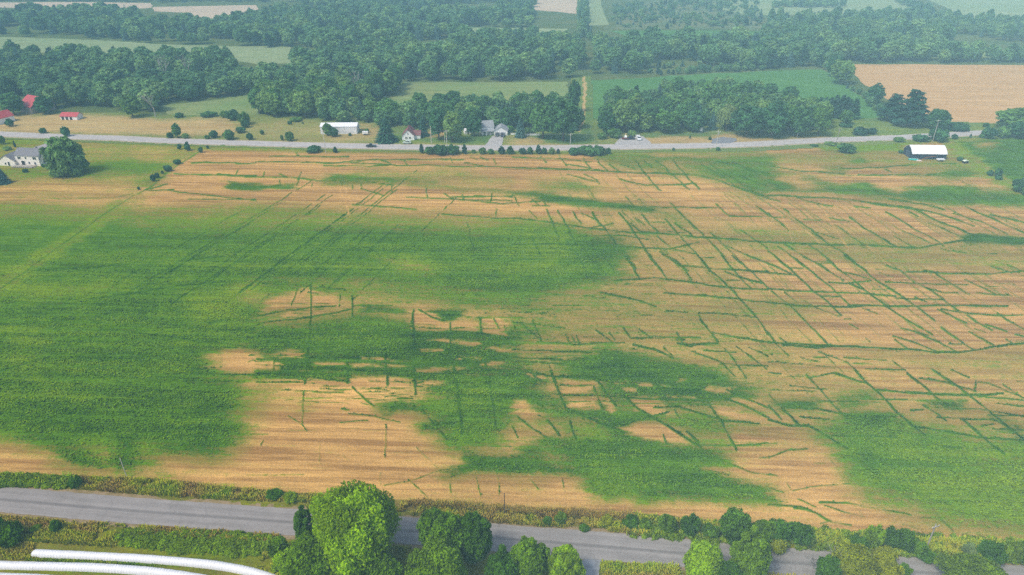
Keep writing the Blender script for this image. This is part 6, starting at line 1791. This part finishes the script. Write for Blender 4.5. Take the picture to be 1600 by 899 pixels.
_, _, T = gable_house(B4, 11, 8, 3.6, 6.6, M['siding'], M['roof_red'], over=0.35); opening(B4, T, 'l', 11, 8, 1.2, 1.2, 1.0, 1.3); opening(B4, T, 'l', 11, 8, -1.4, 1.2, 1.0, 1.3); opening(B4, T, 'f', 11, 8, 1, 1.2, 1.0, 1.3)

# ------------------------------------------------------------------ vehicles
def paint(name, c): return plain(name, c, 0.3, 0.02, 1.0, 0.5)
def vehicle(name, kind, col, px, py, rot, label, cat):
    p = G(px, py); root = empty(name, (p.x, p.y, 0.40), rot); tag(root, label, cat)
    if kind == 'van': body = [(-2.5, 0.35), (-2.5, 1.9), (-2.35, 2.05), (1.1, 2.05), (1.75, 1.25), (2.45, 1.05), (2.55, 0.45), (2.5, 0.35)]; win = [(0.2, 1.25), (0.2, 1.85), (1.05, 1.85), (1.55, 1.25)]; ws = [(1.13, 1.98), (1.72, 1.32)]; hw = 0.98; wb = (-1.55, 1.65)
    elif kind == 'pickup': body = [(-2.7, 0.45), (-2.7, 1.05), (-0.6, 1.05), (-0.5, 1.1), (-0.25, 1.8), (0.75, 1.82), (1.35, 1.15), (2.5, 1.05), (2.65, 0.6), (2.6, 0.45)]; win = [(-0.3, 1.16), (-0.12, 1.68), (0.66, 1.7), (1.12, 1.16)]; ws = [(0.8, 1.77), (1.33, 1.2)]; hw = 0.95; wb = (-1.7, 1.7)
    elif kind == 'suv': body = [(-2.2, 0.4), (-2.25, 1.0), (-2.0, 1.7), (0.5, 1.74), (1.15, 1.1), (2.05, 0.98), (2.2, 0.55), (2.15, 0.4)]; win = [(-1.75, 1.1), (-1.6, 1.56), (0.42, 1.6), (0.92, 1.1)]; ws = [(0.55, 1.68), (1.13, 1.14)]; hw = 0.9; wb = (-1.3, 1.3)
    else: body = [(-2.2, 0.35), (-2.25, 0.85), (-1.7, 0.95), (-1.15, 1.42), (0.3, 1.44), (0.95, 0.95), (2.0, 0.82), (2.2, 0.5), (2.15, 0.35)]; win = [(-1.2, 0.98), (-0.95, 1.32), (0.25, 1.34), (0.68, 0.98)]; ws = [(0.36, 1.4), (0.93, 0.99)]; hw = 0.88; wb = (-1.3, 1.35)
    MB().prism(body, -hw, hw).build('body', col, root)
    for s in (-1, 1):
        y = s * hw; w_ = MB(); w_.prism(win, y - 0.012, y + 0.012); w_.build('window', M['pane'], root)
        for x in wb:
            t = MB(); t.tube([(x, y - s * 0.16, 0.34), (x, y + s * 0.03, 0.34)], 0.34, 12); wo = t.build('wheel', M['dark'], root); MB().tube([(x, y + s * 0.031, 0.34), (x, y + s * 0.05, 0.34)], 0.19, 8).build('rim', M['steel'], wo)
        MB().box(body[-2][0] - 0.03, body[-2][0] + 0.03, s * hw * 0.72 - 0.15, s * hw * 0.72 + 0.15, 0.68, 0.82).build('headlight', M['trim'], root)
    (x0, z0), (x1, z1) = ws; n = Vector((z0 - z1, 0, x1 - x0)).normalized() * 0.02
    q = [(x0 + n.x, -hw * 0.88, z0 + n.z), (x1 + n.x, -hw * 0.88, z1 + n.z), (x1 + n.x, hw * 0.88, z1 + n.z), (x0 + n.x, hw * 0.88, z0 + n.z)]
    mesh_obj('windshield', q, [(0, 1, 2, 3)], M['pane'], root)
    return root
black = paint('black_paint', (0.02, 0.024, 0.028)); dgrey = paint('dark_grey_paint', (0.06, 0.065, 0.07)); white = paint('white_paint', (0.78, 0.78, 0.78)); mint = paint('pale_green_paint', (0.50, 0.60, 0.50)); red = paint('dark_red_paint', (0.16, 0.02, 0.02)); navyp = paint('dark_blue_paint', (0.02, 0.028, 0.06))
vehicle('pickup_truck', 'pickup', black, 580, 231, R(178), 'dark pickup truck driving along the highway', 'truck')
vehicle('car', 'suv', mint, 636, 225.6, R(178), 'pale green wagon parked in front of the small red-roofed house', 'car')
vehicle('car', 'suv', dgrey, 776.5, 213.6, R(-93), 'dark grey car at the garage door beside the porch', 'car')
vehicle('car', 'suv', navyp, 785, 214.2, R(-93), 'dark blue car at the garage door beside the lawn', 'car')
vehicle('van', 'van', white, 997.5, 219.5, R(-84), 'white van parked nose to the highway on the gravel pull-off', 'van')
vehicle('car', 'car', navyp, 986, 219, R(-4), 'dark low car between the red trailer and white van', 'car')
def trailer(name, px, py, rot, L, W, h, col, bed, label, cat, tank=None):
    p = G(px, py); root = empty(name, (p.x, p.y, 0.36), rot); tag(root, label, cat)
    MB().box(-L / 2, L / 2, -W / 2, W / 2, 0.55, 0.55 + h).build('box', col, root); MB().tube([(L / 2, 0, 0.5), (L / 2 + 1.1, 0, 0.42)], 0.06, 5).build('tow_bar', M['dark'], root)
    for s in (-1, 1):
        for x in (-0.35, 0.45): MB().tube([(x, s * W / 2, 0.33), (x, s * (W / 2 + 0.2), 0.33)], 0.33, 12).build('wheel', M['dark'], root)
    if tank: MB().tube([(-0.6, 0, 1.5), (-0.55, 0, 1.5), (0.7, 0, 1.5), (0.75, 0, 1.5)], [0.5, 0.75, 0.75, 0.5], 14).build('tank', tank, root); MB().box(-0.2, 0.3, -0.25, 0.25, 2.2, 3.4).build('pump', plain('pump_yellow', (0.6, 0.5, 0.25), 0.6), root)
    return root
trailer('trailer', 977, 219, R(-5), 4.0, 1.9, 0.25, red, None, 'dark red flatbed trailer carrying a white tank on the pull-off', 'trailer', M['trim'])
trailer('trailer', 571, 211.5, R(3), 3.2, 1.7, 1.3, M['trim'], None, 'small white box trailer between the metal shed and the broad spruce', 'trailer')
trailer('trailer', 1469, 252.5, R(4), 3.6, 1.6, 0.5, M['trim'], None, 'white low trailer standing against the long wall of the navy barn', 'trailer')
# small cart with a pale cover
p = G(1508, 255.5); t = empty('cart', (p.x, p.y, 0.05), R(10)); tag(t, 'small farm cart with a pale cover on the grassy strip past the barn', 'cart')
MB().box(-1.2, 1.2, -0.7, 0.7, 0.5, 1.3).build('box', M['dark'], t); MB().prism([(-1.3, 1.3), (-0.7, 1.65), (0.7, 1.65), (1.3, 1.3)], -0.8, 0.8).build('cover', plain('pale_canvas', (0.62, 0.66, 0.5), 0.8), t)
for sx in (-0.7, 0.7):
    for s in (-1, 1): MB().tube([(sx, s * 0.7, 0.4), (sx, s * 0.88, 0.4)], 0.4, 12).build('wheel', M['dark'], t)
# teal boat under the barn gable
p = G(1427, 250.5); t = empty('boat', (p.x, p.y, 0.05), R(-12)); tag(t, 'teal upturned boat on the grass by the navy barn gable', 'boat')
hv = []; hf = []
for i in range(9):
    x = -2.3 + i * 0.575; w = 0.85 * (1 - (abs(i - 3) / 6.2) ** 2.2); hh = 0.75 * (1 - (abs(i - 3.5) / 7) ** 3)
    for k in range(7): a = math.pi * k / 6; hv.append((x, math.cos(a) * w, 0.05 + math.sin(a) ** 0.7 * hh))
    if i:
        b = (i - 1) * 7
        for k in range(6): hf.append((b + k, b + k + 1, b + 8 + k, b + 7 + k))
hf += [tuple(range(7)), tuple(range(62, 55, -1))]
mesh_obj('hull', hv, hf, plain('teal_paint', (0.02, 0.36, 0.30), 0.5), t, True); MB().box(-2.2, 2.1, -0.05, 0.05, 0.76, 0.86).build('keel', M['trim'], t)
p = G(1436, 251.8); t = link(bpy.data.objects.new('tarp', bpy.data.meshes.new('tarp'))); bmx = bmesh.new(); bmesh.ops.create_grid(bmx, x_segments=8, y_segments=5, size=0.5)
for v in bmx.verts: v.co.x *= 2.6; v.co.y *= 1.3; v.co.z = 0.45 * max(0, 1 - (v.co.x / 1.3) ** 2) * max(0, 1 - (v.co.y / 0.65) ** 2) + 0.05 * math.sin(v.co.x * 9 + v.co.y * 7) + 0.08
bmx.to_mesh(t.data); bmx.free(); t.data.materials.append(plain('pale_pink_tarp', (0.62, 0.50, 0.46), 0.8)); t.location = (p.x, p.y, 0.1); tag(t, 'pale crumpled tarp on the ground between boat and barn wall', 'tarp')
# rusty boom leaning along the barn wall
a, b, c = G(1438, 251.5), G(1446, 251), G(1457, 251); t = MB().tube([(a.x, a.y, 0.4), (b.x, b.y, 1.6), (c.x, c.y, 2.1), (c.x + 1.2, c.y, 2.0)], 0.16, 6).build('pipe', M['rust']); tag(t, 'rusty bent pipe leaning along the long wall of the navy barn', 'pipe')
# white garden fence by the blue spruce
for fx0, fx1, fy, lab in ((798, 806, 211.5, 'short white fence panel on the garage side of the blue spruce'), (821, 843, 212.5, 'longer white garden fence between the blue spruce and large trees')):
    a, b = G(fx0, fy), G(fx1, fy); L = (b - a).length; t = empty('garden_fence', a, math.atan2(b.y - a.y, b.x - a.x)); tag(t, lab, 'fence')
    n = max(2, int(L / 2) + 1)
    for k in range(n): MB().box(L * k / (n - 1) - 0.07, L * k / (n - 1) + 0.07, -0.07, 0.07, 0, 1.55).build('post', M['trim'], t)
    for z in (0.25, 0.62, 0.99): MB().box(0, L, -0.11, -0.07, z, z + 0.33).build('board', M['trim'], t)
# roadside board
p = G(1095, 208); t = empty('sign_board', p, R(-8)); tag(t, 'white upright board on two posts before the dark grove', 'sign')
MB().box(-0.75, 0.75, -0.05, 0.05, 1.0, 3.2).build('panel', M['trim'], t); [MB().box(x - 0.06, x + 0.06, 0.05, 0.17, 0, 3.1).build('post', M['wood'], t) for x in (-0.6, 0.6)]
p = G(1090, 207); t = empty('marker_post', p); tag(t, 'thin white marker beside the upright board at the dark grove', 'post'); MB().box(-0.15, 0.15, -0.06, 0.06, 1.6, 2.4).build('plate', M['trim'], t); MB().box(-0.05, 0.05, -0.05, 0.05, 0, 1.6).build('post', M['wood'], t)

# ------------------------------------------------------------------ poles and wires
M['pole'] = plain('grey_pole_wood', (0.34, 0.31, 0.28), 0.9, 0.15, 1.0, 0.2, 0, (4, 4, 0.4)); M['pole_pale'] = plain('bleached_pole_wood', (0.55, 0.52, 0.47), 0.9, 0.12, 1.0, 0.2, 0, (4, 4, 0.4))
TOPS = {}
def utility_pole(px, py, ty, label, pale=False, arm=1.1, tr=False, lean=(0, 0), key=None, rot=0.0, hmax=14, rad=0.16):
    p = G(px, py); h = min(hmax, height_for(px, py, ty)); root = empty('utility_pole', p, rot); tag(root, label, 'pole'); mt = M['pole_pale' if pale else 'pole']
    tx, ty_ = lean; MB().tube([(0, 0, -0.3), (tx * h * 0.5, ty_ * h * 0.5, h * 0.5), (tx * h, ty_ * h, h)], [rad * 1.1, rad, rad * 0.75], 8).build('pole', mt, root)
    if arm:
        ca = MB().box(tx * h - arm, tx * h + arm, -0.16, -0.05, h - 0.75, h - 0.6).build('crossarm', mt, root)
        for x in (-arm + 0.1, 0.0, arm - 0.1): MB().tube([(tx * h + x, -0.1, h - 0.6), (tx * h + x, -0.1, h - 0.42)], 0.05, 6).build('insulator', M['trim'], ca)
    if tr: MB().tube([(0.35, -0.1, h - 2.2), (0.35, -0.1, h - 1.3)], 0.26, 10).build('transformer', M['steel'], root)
    TOPS[key or label] = root.matrix_basis.to_3x3() if False else (p.x + tx * h, p.y + ty_ * h, h - 0.42)
UP = [(509, 240, 203, 'pole on the field side of the highway between dark bushes', True, 'a'), (674, 225, 197, 'pale pole on the lawn near the small red-roofed house', True, 'b'), (699, 242, 203, 'white pole rising out of the thick roadside bushes', True, 'c'),
      (695, 224, 202, 'short pale pole on the lawn behind the bush clump', True, 'c2'), (891, 226, 208, 'pole in front of the largest leafy tree by the lane', True, 'd'), (1119, 232, 204, 'pole on the verge beside the dark gravel patch', True, 'e'),
      (1245, 215, 195, 'leaning pole against the dark roadside grove', True, 'f'), (1307, 224, 200, 'pole with white cap beside the open bright grass', False, 'g'), (1457, 222, 187, 'tall pole in the bush behind the navy barn', True, 'h')]
for px, py, ty, lab, pale, key in UP:
    utility_pole(px, py, ty, lab, pale, 0.0 if key in ('c2', 'b') else 1.1, key in ('e', 'g'), (0.12, 0) if key == 'f' else (0, 0), key, 0.0, 14, 0.11 if key == 'h' else 0.15)
def wire(k0, k1, sag, label, x=0.0):
    a, b = Vector(TOPS[k0]), Vector(TOPS[k1]) if isinstance(k1, str) else Vector(k1); P = []
    for i in range(13): t = i / 12; q = a.lerp(b, t); q.z -= sag * 4 * t * (1 - t); q.x += x; P.append(q)
    o = MB().tube(P, 0.035, 4).build('overhead_wire', M['steel']); tag(o, label, 'wire', 'overhead wires along the highway')
e_ = G(-60, 221); w_ = G(1640, 205)
wire('a', (e_.x, e_.y, 11.0), 1.6, 'overhead wire running west from the pole between dark bushes'); wire('a', 'c', 1.4, 'overhead wire from the bush pole to the white pole'); wire('c', 'd', 1.4, 'overhead wire past the driveway to the lane pole')
wire('d', 'e', 1.5, 'overhead wire from the lane pole over the pull-off'); wire('e', 'f', 1.2, 'overhead wire along the dark roadside grove'); wire('f', 'g', 0.8, 'overhead wire from the leaning pole to the capped pole'); wire('g', 'h', 1.2, 'overhead wire over the bright grass to the barn pole'); wire('h', (w_.x, w_.y, 11.0), 1.3, 'overhead wire leaving the barn pole eastwards')
utility_pole(1444, 866, 819, 'dark wooden pole with a short arm among the near roadside bushes', False, 0.9, False, (0, 0), 'n1', R(20), 9, 0.13)
p = G(788, 806); h = height_for(788, 806, 771); t = MB().tube([(0, 0, -0.2), (0.04, 0, h)], 0.09, 7).build('post', plain('dark_post_wood', (0.10, 0.07, 0.05), 0.9)); t.location = p; tag(t, 'dark thin wooden post in the brown field margin', 'post')
p = G(199, 748); h = height_for(199, 748, 716); t = MB().tube([(0, 0, -0.2), (-0.1, 0, h)], 0.07, 7).build('post', M['pole_pale']); t.location = p; tag(t, 'pale thin post at the green patch of the field margin', 'post')
